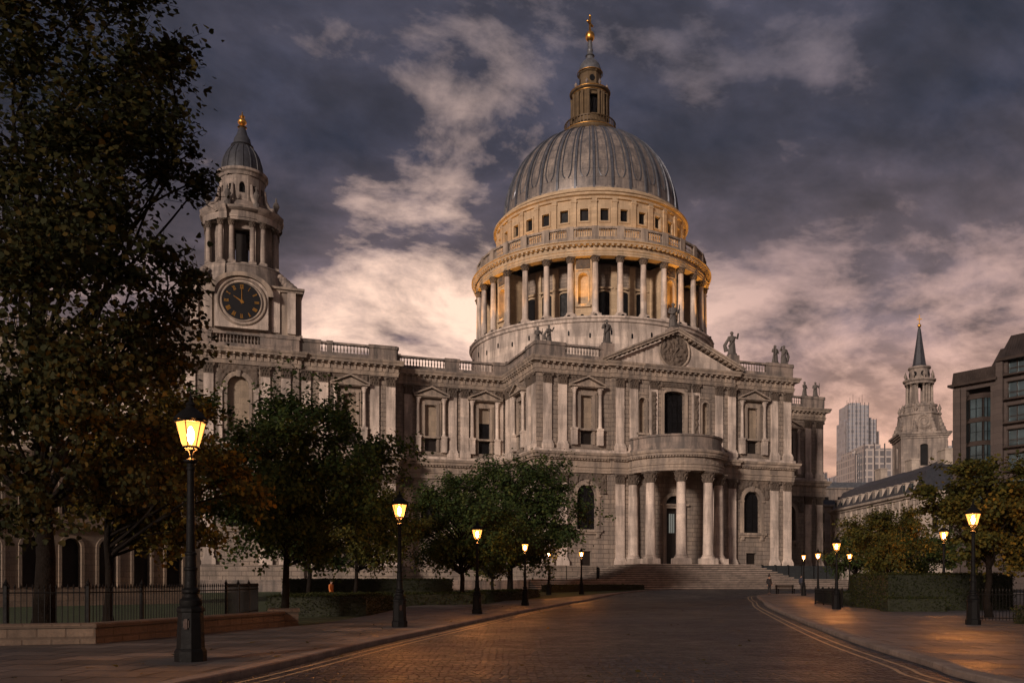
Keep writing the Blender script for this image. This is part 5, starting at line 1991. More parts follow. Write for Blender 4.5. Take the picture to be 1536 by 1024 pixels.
# ------------------------------------------------------------------ garden wall and railings on the left
pl_ = [(-30, 20.6), (-12.4, 21.0), (-10.38, 21.6), (-8.0, 30.6)]
gw = thing('garden_wall', 'low honey brown stone wall with coping along the left pavement', 'wall', (0, 0, 0))
MB().sweep(pl_, [(0, 0), (0, .52), (-.42, .52), (-.42, 0)]).build('wall', WALLST, gw, smooth=0)
MB().sweep(pl_, [(.05, .52), (.05, .60), (-.02, .63), (-.45, .63), (-.47, .60), (-.47, .52)]).build('coping', WALLST, gw, smooth=0)
ep = MB()
ep.M = Matrix.Translation((-7.95, 31.2, 0)) @ rot_z(.25)
ep.box(-.75, .25, -.65, .75, 0, .60)
ep.box(-.80, .30, -.70, .80, .60, .69)
ep.build('pier', WALLST, gw, smooth=0)


def railing(name, label, path, z0, h, sp_, group=None):
    root = thing(name, label, 'fence', (0, 0, 0), 0, group)
    P = [Vector(p) for p in path]
    pk, rl = MB(), MB()
    for a, b in zip(P, P[1:]):
        L = (b - a).length
        n = max(1, int(L / sp_))
        for k in range(n):
            q = a.lerp(b, (k + .5) / n)
            pk.tube([(q.x, q.y, z0 + .05), (q.x, q.y, z0 + h)], .013, 5)
            pk.lathe([(.012, z0 + h), (.03, z0 + h + .05), (.004, z0 + h + .14)], q.x, q.y, 6)
        for zz in (z0 + .14, z0 + h - .10):
            rl.tube([(a.x, a.y, zz), (b.x, b.y, zz)], .02, 6)
        m = max(1, round(L / 2.4))
        for k in range(m):
            q = a.lerp(b, k / m)
            po = MB()
            po.box(q.x - .04, q.x + .04, q.y - .04, q.y + .04, z0, z0 + h + .08)
            po.lathe([(.03, z0 + h + .08), (.06, z0 + h + .14), (.03, z0 + h + .2), (.004, z0 + h + .28)], q.x, q.y, 8)
            po.build('post', IRON, root, smooth=0)
    pk.build('picket_row', IRON, root, smooth=0)
    rl.build('rail', IRON, root, smooth=0)
    return root


railing('iron_fence', 'black iron picket fence in the garden behind the low stone wall', [(-26, 22.2), (-13.2, 22.6), (-11.4, 23.3), (-9.9, 30.0), (-10.6, 36.2)], .35, 1.12, .13)
railing('iron_fence', 'black iron picket fence at the right edge behind the box hedge', [(17.9, 33.6), (20.6, 33.2), (24, 33.0)], .12, 1.15, .12)
railing('iron_fence', 'short iron railing among the box hedges on the right', [(20.0, 52.5), (21.0, 60.0), (24.6, 66.0)], .12, .95, .14)
railing('iron_fence', 'dark iron railing on the ground beside the left end of the cathedral steps', [W(-4, -16.2, 0)[:2], W(3.2, -12.6, 0)[:2], W(6.6, -6.0, 0)[:2]], 1.9, 1.3, .16)

sw = thing('boundary_wall', 'dark low stone boundary wall behind the garden trees, left of the steps', 'wall', (0, 0, 0))
bp_ = [W(-44, -9.5, 0)[:2], W(-5.3, -13.0, 0)[:2]]
MB().sweep(bp_, [(0, 0), (0, 1.7), (-.5, 1.7), (-.5, 0)]).build('wall', GRIME, sw, smooth=0)
MB().sweep(bp_, [(.07, 1.7), (.07, 1.86), (-.57, 1.86), (-.57, 1.7)]).build('coping', GRIME, sw, smooth=0)
hb = thing('hoarding', 'dark panelled hoarding against the cathedral base right of the steps', 'hoarding', (0, 0, 0))
h_ = MB(); h_.M = CM
for k in range(7): h_.box(30.9 + k * 2.1, 32.95 + k * 2.1, -2.2 - .1 * (k % 2), -2.05, 1.95, 3.9)
h_.build('panel_row', simple('dark_hoarding', (.022, .026, .028), .6), hb, smooth=0)
h_ = MB(); h_.M = CM
for k in range(8): h_.box(30.8 + k * 2.1, 30.9 + k * 2.1, -2.3, -1.9, 1.95, 4.0)
h_.build('post_row', IRON, hb, smooth=0)

# ------------------------------------------------------------------ bench, people
bn = thing('bench', 'dark timber bench on the far right pavement before the steps', 'bench', (27.0, 85.6, gz(85.6) - .02), .05)
for x in (-.8, .8):
    k = MB(); k.box(x - .05, x + .05, -.3, -.2, 0, .62); k.box(x - .05, x + .05, .2, .3, 0, .95); k.box(x - .045, x + .045, -.3, .3, .58, .64)
    k.build('leg', IRON, bn, smooth=0)
k = MB()
for j in range(4): k.box(-.95, .95, -.26 + j * .12, -.17 + j * .12, .42, .46)
k.build('seat', DOORW, bn, smooth=0)
k = MB()
for j in range(3): k.box(-.95, .95, .20, .24, .55 + j * .14, .65 + j * .14)
k.build('backrest', DOORW, bn, smooth=0)

SKIN = simple('skin', (.28, .17, .12), .6)
CLOTH = {'black': simple('black_cloth', (.012, .012, .014), .8), 'navy': simple('navy_cloth', (.018, .022, .035), .8), 'grey': simple('grey_cloth', (.06, .055, .055), .8),
         'orange': simple('orange_cloth', (.42, .13, .03), .8), 'blue': simple('blue_cloth', (.03, .045, .08), .8)}
HAIR = simple('dark_hair', (.015, .01, .008), .7)


def skin_mesh(name, verts, edges, radii, mat, parent, root=0):
    me = bpy.data.meshes.new(name)
    me.from_pydata(verts, edges, [])
    o = bpy.data.objects.new(name, me)
    C.objects.link(o)
    md = o.modifiers.new('skin', 'SKIN')
    md.use_smooth_shade = True
    for i, r in enumerate(radii):
        s = me.skin_vertices[0].data[i]
        s.radius = (r, r) if not isinstance(r, tuple) else r
        s.use_root = (i == root)
    o.modifiers.new('sub', 'SUBSURF').levels = 2
    o.modifiers['sub'].render_levels = 2
    me.materials.append(mat)
    o.parent = parent
    return o


def person(label, loc, rz, h, top, legs, helmet=False, stride=.0, arm=0):
    k = h / 1.75
    r = thing('person', label, 'person', loc, rz, None)
    r.scale = (k, k, k)
    v = [(0, 0, .96), (0, .01, 1.12), (0, .015, 1.32), (0, .01, 1.46), (0, -.005, 1.53), (0, -.01, 1.60), (0, -.015, 1.70)]
    e = [(0, 1), (1, 2), (2, 3), (3, 4), (4, 5), (5, 6)]
    rad = [(.15, .11), (.14, .10), (.17, .115), (.09, .08), (.055, .055), (.075, .09), (.07, .085)]
    hands = []
    for s in (-1, 1):
        i = len(v)
        sw_ = s * stride
        v += [(s * .18, .01, 1.43), (s * .24, .03 + sw_ * .2, 1.16), (s * .25, -.06 + sw_ * .5 - arm, .93 + arm * .6), (s * .25, -.09 + sw_ * .55 - arm * 1.2, .85 + arm * .8)]
        e += [(3, i), (i, i + 1), (i + 1, i + 2), (i + 2, i + 3)]
        rad += [.065, .048, .036, .03]
        hb_ = Vector(v[-1])
        for f_ in range(4):     # fingers
            j = len(v)
            fx = (f_ - 1.5) * .018
            v += [(hb_.x - s * .005, hb_.y + fx, hb_.z - .05), (hb_.x - s * .018, hb_.y + fx * 1.1 - .008, hb_.z - .085 - .008 * (f_ in (1, 2)))]
            e += [(i + 3, j), (j, j + 1)]
            rad += [.010, .007]
        j = len(v)
        v += [(hb_.x - s * .01, hb_.y - .04, hb_.z - .02), (hb_.x - s * .02, hb_.y - .055, hb_.z - .055)]
        e += [(i + 3, j), (j, j + 1)]
        rad += [.011, .008]
        i = len(v)
        v += [(s * .09, 0, .88), (s * .10, -.03 - sw_ * .35, .50), (s * .10, .02 - sw_ * .75, .09), (s * .11, -.11 - sw_ * .75, .04)]
        e += [(0, i), (i, i + 1), (i + 1, i + 2), (i + 2, i + 3)]
        rad += [.095, .065, .045, .04]
    skin_mesh('body', v, e, rad, SKIN, r)
    # face features
    f = MB()
    f.sphere((0, -.105, 1.635), .018, 8, 6, .8, 1.2, 1.4)
    for s in (-1, 1):
        f.sphere((s * .075, -.01, 1.64), .022, 6, 5, .5, 1, 1.4)
    f.build('face', SKIN, r)
    ha = MB()
    ha.sphere((0, .012, 1.685), .098, 14, 10, .92, 1.05, .95)
    ha.build('hair', HAIR, r)
    if helmet:
        hm = MB()
        hm.lathe([(.135, 1.70), (.14, 1.715), (.115, 1.73), (.112, 1.80), (.095, 1.88), (.055, 1.94), (.02, 1.965), (.02, 1.985), (.004, 1.99)], 0, -.01, 16)
        hm.build('helmet', CLOTH['black'], r)
    # coat and trousers, slightly larger skins over the body
    n0 = 4
    cv, ce, cr_ = [(0, .0, .80), (0, .005, .98), (0, .01, 1.14), (0, .015, 1.33), (0, .01, 1.455)], [(0, 1), (1, 2), (2, 3), (3, 4)], [(.19, .14), (.175, .135), (.165, .125), (.19, .135), (.085, .08)]
    for s in (-1, 1):
        sw_ = s * stride
        i = len(cv)
        cv += [(s * .185, .01, 1.425), (s * .245, .03 + sw_ * .2, 1.16), (s * .252, -.06 + sw_ * .5 - arm, .93 + arm * .6)]
        ce += [(4, i), (i, i + 1), (i + 1, i + 2)]
        cr_ += [.085, .068, .054]
    skin_mesh('coat', cv, ce, cr_, CLOTH[top], r, 1)
    tv, te, trr = [(0, 0, .93)], [], [(.165, .125)]
    for s in (-1, 1):
        sw_ = s * stride
        i = len(tv)
        tv += [(s * .09, 0, .86), (s * .10, -.03 - sw_ * .35, .50), (s * .10, .02 - sw_ * .75, .07)]
        te += [(0, i), (i, i + 1), (i + 1, i + 2)]
        trr += [.11, .08, .066]
    skin_mesh('trousers', tv, te, trr, CLOTH[legs], r, 0)
    sh = MB()
    for s in (-1, 1):
        sh.sphere((s * .105, -.05 - s * stride * .75, .045), .06, 10, 6, .8, 2.1, .75)
    sh.build('shoes', CLOTH['black'], r)
    return r


person('person in dark uniform and tall helmet standing on the right kerb before the steps', (24.9, 83.9, gz(83.9) + .13), .3, 1.78, 'black', 'black', True, .02)
person('person in dark coat walking past the foot of the steps right of the bench', (30.2, 90.5, gz(90.5) + .02), 1.9, 1.74, 'navy', 'black', False, .24)
person('person in orange jacket on the garden path behind the hedge, left of the second lamp', (-12.2, 58.5, gz(58.5) + .05), 1.2, 1.7, 'orange', 'grey', False, .2)
person('person in grey coat standing by the railings behind the low stone wall', (-11.9, 45.5, .05), -.8, 1.72, 'grey', 'black', False, .1)

# ------------------------------------------------------------------ arcaded building at the far left
ab = thing('arcade_building', 'warm stone building with a row of arched windows behind the left trees', 'building', (-38.5, 47, 0), radians(52))
wl = MB()
hol = [(1.2 + k * 2.5, 2.5 + k * 2.5, 1.3, 4.6, .65) for k in range(9)] + [(1.2 + k * 2.5, 2.5 + k * 2.5, 6.2, 8.9, .65) for k in range(9)]
wall_grid(wl, 0, 24, 0, 10.2, hol, .45)
wl.box(0, 24, .02, 8, 9.9, 10.2)
wl.add([(24, 0, 0), (24, 8, 0), (24, 8, 10.2), (24, 0, 10.2)], [(0, 1, 2, 3)])
wl.build('wall', WARMST, ab, smooth=0)
k = MB()
for z in (5.2, 9.7): k.box(-.2, 24.2, -.3, .02, z, z + .35)
k.box(-.1, 24.1, -.15, .02, 0, .7)
k.build('string_course', WARMST, ab, smooth=0)
for x0_, x1_, za, zb, rise in hol:
    f = MB()
    arch_frame(f, (x0_ + x1_) / 2, .65, za, zb, .65, .2, -.12, .02)
    wo = f.build('window', WARMST, ab)
    I4 = Matrix.Identity(4)
    pane(I4, x0_, x1_, za, zb, rise, .4, VOID, wo)

# ------------------------------------------------------------------ church with steeple on the right
KX, KY = (1379 - 768) / 1300 * 172, 172
ch = thing('church', 'pale stone church steeple with dark spire between skyscraper and office block', 'church', (KX, KY, 0), radians(-13))
ch.scale = (.94, .94, 1)
t_ = MB()
q = Matrix.Translation((0, -4.35, 0))
for k in range(4):
    t_.M = rot_z(k * pi / 2) @ q
    wall_grid(t_, -4.35, 4.35, 0, 29.6, [(-.75, .75, 24.2, 28.4, .3)], .6)
t_.M = None
t_.box(-4.5, 4.5, -4.5, 4.5, 21.6, 22.1)
for sx in (-1, 1):
    for sy in (-1, 1):
        t_.box(sx * 3.85 - .6, sx * 3.85 + .6, sy * 3.85 - .6, sy * 3.85 + .6, 22, 29.6)
t_.build('tower', TOWERST, ch, smooth=0)
w_ = MB()
for k in range(4):
    w_.M = rot_z(k * pi / 2) @ q
    w_.add([(-.75, .5, 24.2), (.75, .5, 24.2), (.75, .5, 28.4), (-.75, .5, 28.4)], [(0, 1, 2, 3)])
w_.build('belfry_opening', VOID, ch, smooth=0)
c_ = MB()
for h0, hw_, hh in ((29.5, 4.6, .4), (29.9, 4.9, .35), (30.25, 5.15, .4)): c_.cbox(0, 0, h0, h0 + hh, hw_, hw_)
c_.build('cornice', TOWERST, ch, smooth=0)
s_ = MB()
s_.lathe([(4.55, 30.6), (4.5, 31.2), (4.1, 31.4), (4.05, 34.2), (4.35, 34.4), (4.3, 34.7), (3.5, 34.9), (3.35, 35.9), (3.55, 36.1), (3.5, 36.5), (2.0, 36.6)], n=8, a0=pi / 8)
for k in range(8):
    a_ = pi / 8 + k * pi / 4
    for t in range(6):
        r_ = 4.75 - t * .24
        s_.sphere((r_ * sin(a_), -r_ * cos(a_), 31.0 + t * .72), .62 - t * .06, 9, 6)
    s_.lathe([(.3, 34.7), (.16, 35.0), (.42, 35.6), (.18, 36.1), (.04, 36.5)], 3.9 * sin(a_), -3.9 * cos(a_), 7)
s_.build('scroll_stage', TOWERST, ch, smooth=25)
oc = MB()
for k in range(4):
    oc.M = rot_z(k * pi / 2)
    oc.tube([(1.25 * cos(2 * pi * i / 24), -3.85, 32.9 + 1.25 * sin(2 * pi * i / 24)) for i in range(25)], .3, 6, False)
    oc.tube([(.7 * cos(2 * pi * i / 24), -3.85, 32.9 + .7 * sin(2 * pi * i / 24)) for i in range(25)], .16, 6, False)
    oc.box(-1.5, 1.5, -3.83, -3.4, 31.3, 34.4)
oc.build('oculus', TOWERST, ch)
for k in range(12):
    a = 2 * pi * k / 12 + .13
    column(ch, 2.45 * sin(a), -2.45 * cos(a), 36.6, 40.6, .26, .5, mat=TOWERST, plinth=.3, n=8, detail=False)
bc_ = MB()
for k in range(4):
    bc_.M = rot_z(pi / 4 + k * pi / 2)
    bc_.box(-.55, .55, -2.1, -1.3, 36.6, 40.6)
bc_.build('lantern_pier', TOWERST, ch, smooth=0)
MB().lathe([(1.6, 40.6), (2.85, 40.6), (2.9, 41.0), (3.2, 41.2), (3.25, 41.5), (2.3, 41.6), (2.0, 41.7), (1.95, 43.6), (2.25, 43.8), (2.2, 44.1), (1.4, 44.2)], n=24).build('lantern_cornice', TOWERST, ch, smooth=25)
ur = MB()
for k in range(8):
    a = 2 * pi * k / 8 + .13
    ur.lathe([(.22, 41.5), (.12, 41.8), (.36, 42.3), (.16, 42.8), (.03, 43.2)], 2.8 * sin(a), -2.8 * cos(a), 7)
ur.build('urn', TOWERST, ch)
ow = MB()
for k in range(8):
    ow.M = rot_z(k * pi / 4 + .13)
    ow.add([(.42 * cos(2 * pi * i / 12), -2.02, 42.6 + .5 * sin(2 * pi * i / 12)) for i in range(12)], [tuple(range(12))])
ow.build('lantern_window', VOID, ch, smooth=0)
MB().lathe([(1.55, 44.0), (1.3, 44.8), (.75, 48.5), (.28, 51.8), (.05, 52.2)], n=8).build('spire', SLATE, ch, smooth=0)
x_ = MB()
x_.sphere((0, 0, 52.4), .38, 10, 8); x_.box(-.08, .08, -.08, .08, 52.6, 54.6); x_.box(-.5, .5, -.07, .07, 53.6, 53.78)
x_.build('cross', GOLD, ch)


# ------------------------------------------------------------------ long terrace with mansard roof
TX = 60.0
te_ = thing('terrace_building', 'long pale stone terrace with dark mansard roof and dormers running up the right street', 'building', (TX, 163, 0), radians(-90))
# local x runs toward the viewer, local -y faces the street (-X)
LT = 36.0
wl = MB()
hol = []
nb = 15
for k in range(nb):
    xc = LT * (k + .5) / nb
    hol += [(xc - .55, xc + .55, 1.2, 4.0, 0), (xc - .5, xc + .5, 5.2, 7.7, 0), (xc - .5, xc + .5, 8.8, 11.0, 0), (xc - .45, xc + .45, 11.7, 13.2, .3)]
wall_grid(wl, 0, LT, 0, 14.2, hol, .35)
wl.M = Matrix.Translation((LT, 0, 0)) @ rot_z(pi / 2)
hol2 = [(1.6 + k * 2.4, 2.6 + k * 2.4, z, z + 2.2, 0) for k in range(4) for z in (5.2, 8.8)] + [(1.6 + k * 2.4, 2.6 + k * 2.4, 11.7, 13.2, .3) for k in range(4)]
wall_grid(wl, 0, 12, 0, 14.2, hol2, .35)
wl.build('wall', PALE, te_, smooth=0)
for hs, M in ((hol, Matrix.Identity(4)), (hol2, wl.M)):
    for x0_, x1_, za, zb, rise in hs:
        f = MB(); f.M = M
        f.box(x0_ - .12, x1_ + .12, -.10, .02, za - .18, za)
        wo = f.build('window', PALE, te_, smooth=0)
        pane(M, x0_, x1_, za, zb, 0, .3, VOID, wo)
c_ = MB()
pth = [(0, 0), (LT, 0), (LT, 12)]
c_.sweep(pth, [(0, 14.2), (.25, 14.2), (.3, 14.5), (.7, 14.6), (.75, 14.95), (0, 15.05)])
c_.sweep(pth, [(0, 4.5), (.2, 4.5), (.25, 4.8), (0, 4.85)])
c_.build('cornice', PALE, te_, smooth=0)
pl2 = MB()
for k in range(nb + 1):
    xc = min(LT - .3, max(.3, LT * k / nb))
    pl2.box(xc - .28, xc + .28, -.2, .0, 4.9, 14.1)
pl2.build('pilaster_row', PALE, te_, smooth=0)
rf = MB()
rf.frustum(-.1, LT - .1, .1, 11.9, 15.02, 1.5, LT - 1.9, 1.7, 10.3, 18.2)
rf.frustum(1.5, LT - 1.9, 1.7, 10.3, 18.2, 4, LT - 5, 5.8, 6.2, 20.0)
rfo = rf.build('roof', SLATE, te_, smooth=0)
for k in range(12):
    xc = 1.6 + k * 2.8
    d_ = MB()
    d_.box(xc - .5, xc + .5, .35, 2.2, 15.3, 16.7)
    d_.box(xc - .6, xc + .6, .25, 2.4, 16.7, 16.85)
    do = d_.build('dormer', PALE, te_, smooth=0)
    p_ = MB(); p_.box(xc - .36, xc + .36, .31, .345, 15.5, 16.5)
    p_.build('pane', GLASS, do, smooth=0)
for xc in (8, 20, 31):
    k = MB(); k.box(xc - 1.2, xc + 1.2, 5.4, 6.6, 19.4, 21.6)
    k.box(xc - 1.3, xc + 1.3, 5.3, 6.7, 21.6, 21.8)
    k.build('chimney', PALE, rfo, smooth=0)


def block(name, label, loc, rz, w, d, h, nx, nz, zw, ww, wh, wall, cat='building', group=None, glass=VOID, roofmat=SLATE, roof=1.2, z0=3.0):
    b = thing(name, label, cat, loc, rz, group)
    m = MB()
    m.M = Matrix.Translation((-w / 2, 0, 0))
    hol = []
    for i in range(nx):
        xc = w * (i + .5) / nx
        for j in range(nz): hol.append((xc - ww / 2, xc + ww / 2, z0 + j * zw, z0 + j * zw + wh, 0))
    wall_grid(m, 0, w, 0, h, hol, .3)
    m.M = None
    m.add([(w / 2, 0, 0), (w / 2, d, 0), (w / 2, d, h), (w / 2, 0, h)], [(0, 1, 2, 3)])
    m.add([(-w / 2, 0, 0), (-w / 2, d, 0), (-w / 2, d, h), (-w / 2, 0, h)], [(3, 2, 1, 0)])
    m.build('wall', wall, b, smooth=0)
    c = MB(); c.box(-w / 2 - .3, w / 2 + .3, -.4, d + .3, h, h + .4)
    c.build('cornice', wall, b, smooth=0)
    if roof:
        r = MB(); r.frustum(-w / 2, w / 2, 0, d, h + .4, -w / 2 + 1, w / 2 - 1, 1.2, d - 1, h + .4 + roof)
        r.build('roof', roofmat, b, smooth=0)
    M = Matrix.Translation((-w / 2, 0, 0))
    for x0_, x1_, za, zb, rise in hol:
        f = MB(); f.M = M; f.box(x0_ - .1, x1_ + .1, -.1, .02, za - .15, za)
        wo = f.build('window', wall, b, smooth=0)
        pane(M, x0_, x1_, za, zb, 0, .25, glass, wo)
    return b


block('townhouse', 'pale plain town house closing the far end of the long terrace', (62.6, 168, 0), 0, 13, 9, 16.2, 5, 4, 3.6, 1.2, 2.0, PALE, roof=1.0, z0=2.2)
block('townhouse', 'white stone house with dark roof behind the terrace, left of the office block', (77.5, 146, 0), radians(-10), 11, 10, 19.5, 4, 5, 3.6, 1.3, 2.1, PALE, roof=2.6, z0=2.4)
lr = block('townhouse', 'low flat roofed block with pale lead roof left of the terrace roof', (76, 205, 0), 0, 22, 16, 23.5, 6, 5, 4.2, 1.6, 2.4, GRIME, roof=1.4, roofmat=LEADGREY, z0=2.5)


# ------------------------------------------------------------------ office block, right edge
ob = thing('office_block', 'brown stone office block with glazed bays and metal roof at the right edge', 'building', (56.6, 111, 0), atan2(-.8, .6))
ob.scale = (1, 1, .925)
# local x towards the viewer/right, -y faces the street
wl = MB()
wins = [(6.5, 9.5, 3.9 + 3.16 * k, 6.0 + 3.16 * k, 0) for k in range(9)]
win2 = [(11.0, 14.0, 3.9 + 3.16 * k, 6.0 + 3.16 * k, 0) for k in range(9)]
wall_grid(wl, 0, 5.6, 0, 28.6, [(1.5, 4.5, 4.0, 28.0, 0)], 1.0)
wall_grid(wl, 5.6, 18, 0, 30.9, wins + win2, .5)
wl.add([(0, 0, 0), (0, 14, 0), (0, 14, 28.6), (0, 0, 28.6)], [(3, 2, 1, 0)])
wl.box(5.55, 5.75, .0, 12, 28.6, 30.9)
wl.box(5.3, 6.1, -.45, -.001, 0, 30.9)
wl.box(0, .9, -.3, -.001, 0, 28.3)
wl.box(9.9, 10.6, -.35, -.001, 0, 30.9)
wl.build('wall', CLADST, ob, smooth=0)
by = MB()
by.prism([(1.5, .8), (1.5, .25), (2.15, -.45), (3.85, -.45), (4.5, .25), (4.5, .8)], 4.0, 27.2)
for k in range(8): by.prism([(1.42, .8), (1.42, .2), (2.1, -.62), (3.9, -.62), (4.58, .2), (4.58, .8)], 4.35 + 3.16 * k, 4.62 + 3.16 * k)
bo = by.build('bay', BRONZE, ob, smooth=0)
gp = MB(); mu = MB()
for k in range(7):
    z = 5.0 + 3.16 * k
    for (xa, ya), (xb, yb) in (((1.5, .25), (2.15, -.45)), ((2.15, -.45), (3.85, -.45)), ((3.85, -.45), (4.5, .25))):
        d = Vector((xb - xa, yb - ya)); n_ = Vector((d.y, -d.x)).normalized() * .03
        a = Vector((xa, ya)) + d * .06 + n_; b2 = Vector((xa, ya)) + d * .94 + n_
        gp.add([(a.x, a.y, z), (b2.x, b2.y, z), (b2.x, b2.y, z + 2.5), (a.x, a.y, z + 2.5)], [(0, 1, 2, 3)])
        for t in (0, .5, 1):
            p_ = a.lerp(b2, t) + n_
            mu.box(p_.x - .04, p_.x + .04, p_.y - .04, p_.y + .04, z, z + 2.5)
        mu.tube([(a.x, a.y, z + 1.2), (b2.x, b2.y, z + 1.2)], .035, 4)
gp.build('bay_glazing', GLASS, bo, smooth=0)
mu.build('mullion', IRON, bo, smooth=0)
for x0_, x1_, za, zb, rise in wins + win2:
    f = MB()
    f.box(x0_ - .25, x1_ + .25, -.75, .02, za - .34, za - .12)
    f.box(x0_ - .2, x1_ + .2, -.74, -.70, za + .35, za + .40)
    for t in (0, .33, .67, 1): f.box(x0_ + (x1_ - x0_) * t - .05, x0_ + (x1_ - x0_) * t + .05, .25, .36, za, zb)
    f.box(x0_, x1_, .26, .35, za + .75, za + .83)
    f.box(x0_ - .05, x1_ + .05, -.12, .02, zb, zb + .14)
    wo = f.build('window', BRONZE, ob, smooth=0)
    pane(Matrix.Identity(4), x0_, x1_, za, zb, 0, .38, GLASS, wo)
rf = MB()
rf.box(-.5, 5.5, -.7, 14, 28.62, 28.95)
rf.frustum(-.15, 5.5, -.3, 14, 28.95, -.05, 5.5, -.1, 14, 30.6)
rf.box(5.45, 18.5, -.75, 12, 30.92, 31.3)
rf.frustum(5.6, 18.2, -.4, 12, 31.3, 6.2, 18.2, 1.6, 12, 34.6)
rf.frustum(3.2, 5.4, 2.4, 12, 30.6, 4.2, 5.4, 3.4, 12, 33.6)
for k in range(24):
    x = .2 + k * .22
    rf.frustum(x - .025, x + .025, -.36, -.3, 28.95, x - .025, x + .025, -.16, -.1, 30.6)
for k in range(40):
    x = 6.3 + k * .3
    rf.frustum(x - .03, x + .03, -.47, -.4, 31.3, x - .03, x + .03, 1.53, 1.6, 34.6)
rf.build('roof', BRONZE, ob, smooth=0)

# ------------------------------------------------------------------ far skyline
def towerblock(name, label, Z, parts, mat, group='distant office towers'):
    """parts: (px0, px1, ytop, depth) measured on the skyline, built at true size at distance Z"""
    b = thing(name, label, 'tower block', ((parts[0][0] + parts[0][1]) / 2 / 1300 * Z - 768 / 1300 * Z, Z, 0), 0, group)
    for i, (p0, p1, yt, dp, dy) in enumerate(parts):
        m = MB()
        x0_ = (p0 - 768) / 1300 * Z - b.location.x
        x1_ = (p1 - 768) / 1300 * Z - b.location.x
        h = 1.66 + (872 - yt) / 1300 * Z
        m.box(x0_, x1_, dy, dy + dp, 0, h)
        o = m.build('shaft', mat, b, smooth=0)
        n = max(3, int((x1_ - x0_) / 4))
        f = MB()
        for k in range(n + 1):
            x = x0_ + (x1_ - x0_) * k / n
            f.box(x - .25, x + .25, dy - .5, dy - .02, 0, h + (2.5 if i == 0 else .8))
        f.build('fin_row', HIGLASS, o, smooth=0)
        r = MB()
        r.box(x0_ + (x1_ - x0_) * .2, x0_ + (x1_ - x0_) * .7, dy + dp * .2, dy + dp * .8, h, h + 3)
        r.build('plant_room', mat, o, smooth=0)
    return b


tb = towerblock('skyscraper', 'tall stepped grey skyscraper, highest on the skyline left of the steeple', 900, [(1272, 1303, 607, 25, 0), (1270, 1275, 631, 25, 3), (1303, 1317, 628, 25, 4), (1317, 1323, 645, 25, 8)], SKYA)
ms = MB()
for k in range(6): ms.tube([(-8 + k * 3.2, 10, 180), (-8 + k * 3.2, 10, 192 + (k % 3) * 3)], .16, 5)
ms.build('antenna_row', IRON, tb)
towerblock('midrise_block', 'mid-height office block with a glowing left face before the skyscraper', 450, [(1296, 1342, 672, 30, 0), (1287, 1297, 680, 26, 4)], SKYB)
towerblock('midrise_block', 'low stepped grey block just right of the cathedral corner', 560, [(1238, 1257, 722, 30, 0), (1238, 1245, 708, 20, 6)], SKYA)
towerblock('midrise_block', 'small hazy block between the cathedral corner and the skyscraper', 640, [(1257, 1271, 728, 30, 0), (1262, 1270, 716, 20, 8)], SKYA)
towerblock('midrise_block', 'hazy block seen between the steeple and the brown office block', 420, [(1413, 1436, 668, 30, 0)], SKYA)
towerblock('midrise_block', 'dark low block on the skyline below the skyscraper', 380, [(1232, 1290, 752, 24, 0), (1270, 1300, 740, 20, 6)], SKYB)

# ------------------------------------------------------------------ a car parked behind the box hedges
car = thing('parked_car', 'pale parked car half hidden behind the hedges below the terrace trees', 'car', (30.2, 69.5, .12), radians(78))
CARP = simple('pale_car_paint', (.38, .40, .43), .3, .1, var=.08)
b_ = MB()
sec = [(-2.15, .45, .62, .74), (-2.05, .28, .80, .82), (-1.2, .22, .92, .86), (-.9, .22, .95, .86), (.9, .22, .95, .87), (1.6, .22, .92, .86), (2.0, .28, .80, .82), (2.12, .42, .66, .76)]
vs = []
for x, zb_, zt_, hw_ in sec:
    vs += [(x, -hw_ * .94, zb_), (x, -hw_, (zb_ + zt_) / 2), (x, -hw_ * .92, zt_), (x, hw_ * .92, zt_), (x, hw_, (zb_ + zt_) / 2), (x, hw_ * .94, zb_)]
fs = [tuple(range(5, -1, -1)), tuple(len(vs) - 6 + i for i in range(6))]
for j in range(len(sec) - 1):
    for i in range(6): fs.append((j * 6 + i, j * 6 + (i + 1) % 6, j * 6 + 6 + (i + 1) % 6, j * 6 + 6 + i))
b_.add(vs, fs)
b_.frustum(-1.25, 1.75, -.78, .78, .93, -.55, 1.25, -.60, .60, 1.46)
bo_ = b_.build('body', CARP, car, smooth=50)
g_ = MB()
g_.frustum(-1.20, 1.70, -.80, .80, .99, -.62, 1.31, -.63, .63, 1.38)
g_.build('window', VOID, car, smooth=0)
for x in (-1.35, 1.35):
    for y in (-.82, .82):
        w_ = MB(); w_.M = Matrix.Translation((x, y, .32)) @ Matrix.Rotation(pi / 2, 4, 'X')
        w_.lathe([(.05, -.1), (.32, -.1), (.33, 0), (.32, .1), (.05, .1)], n=18)
        wo = w_.build('wheel', CLOTH['black'], car)
        r_ = MB(); r_.M = w_.M
        r_.lathe([(.02, -.105), (.2, -.105), (.2, .105), (.02, .105)], n=14)
        r_.build('rim', IRON, wo)
for y in (-.62, .62):
    l_ = MB(); l_.box(2.05, 2.14, y - .16, y + .16, .62, .74)
    l_.build('tail_light', emis_mat('lit_tail_light', (1.0, .07, .02), 3.0), car, smooth=0)
    l_ = MB(); l_.box(-2.15, -2.06, y - .16, y + .16, .58, .70)
    l_.build('headlight', GLASS, car, smooth=0)

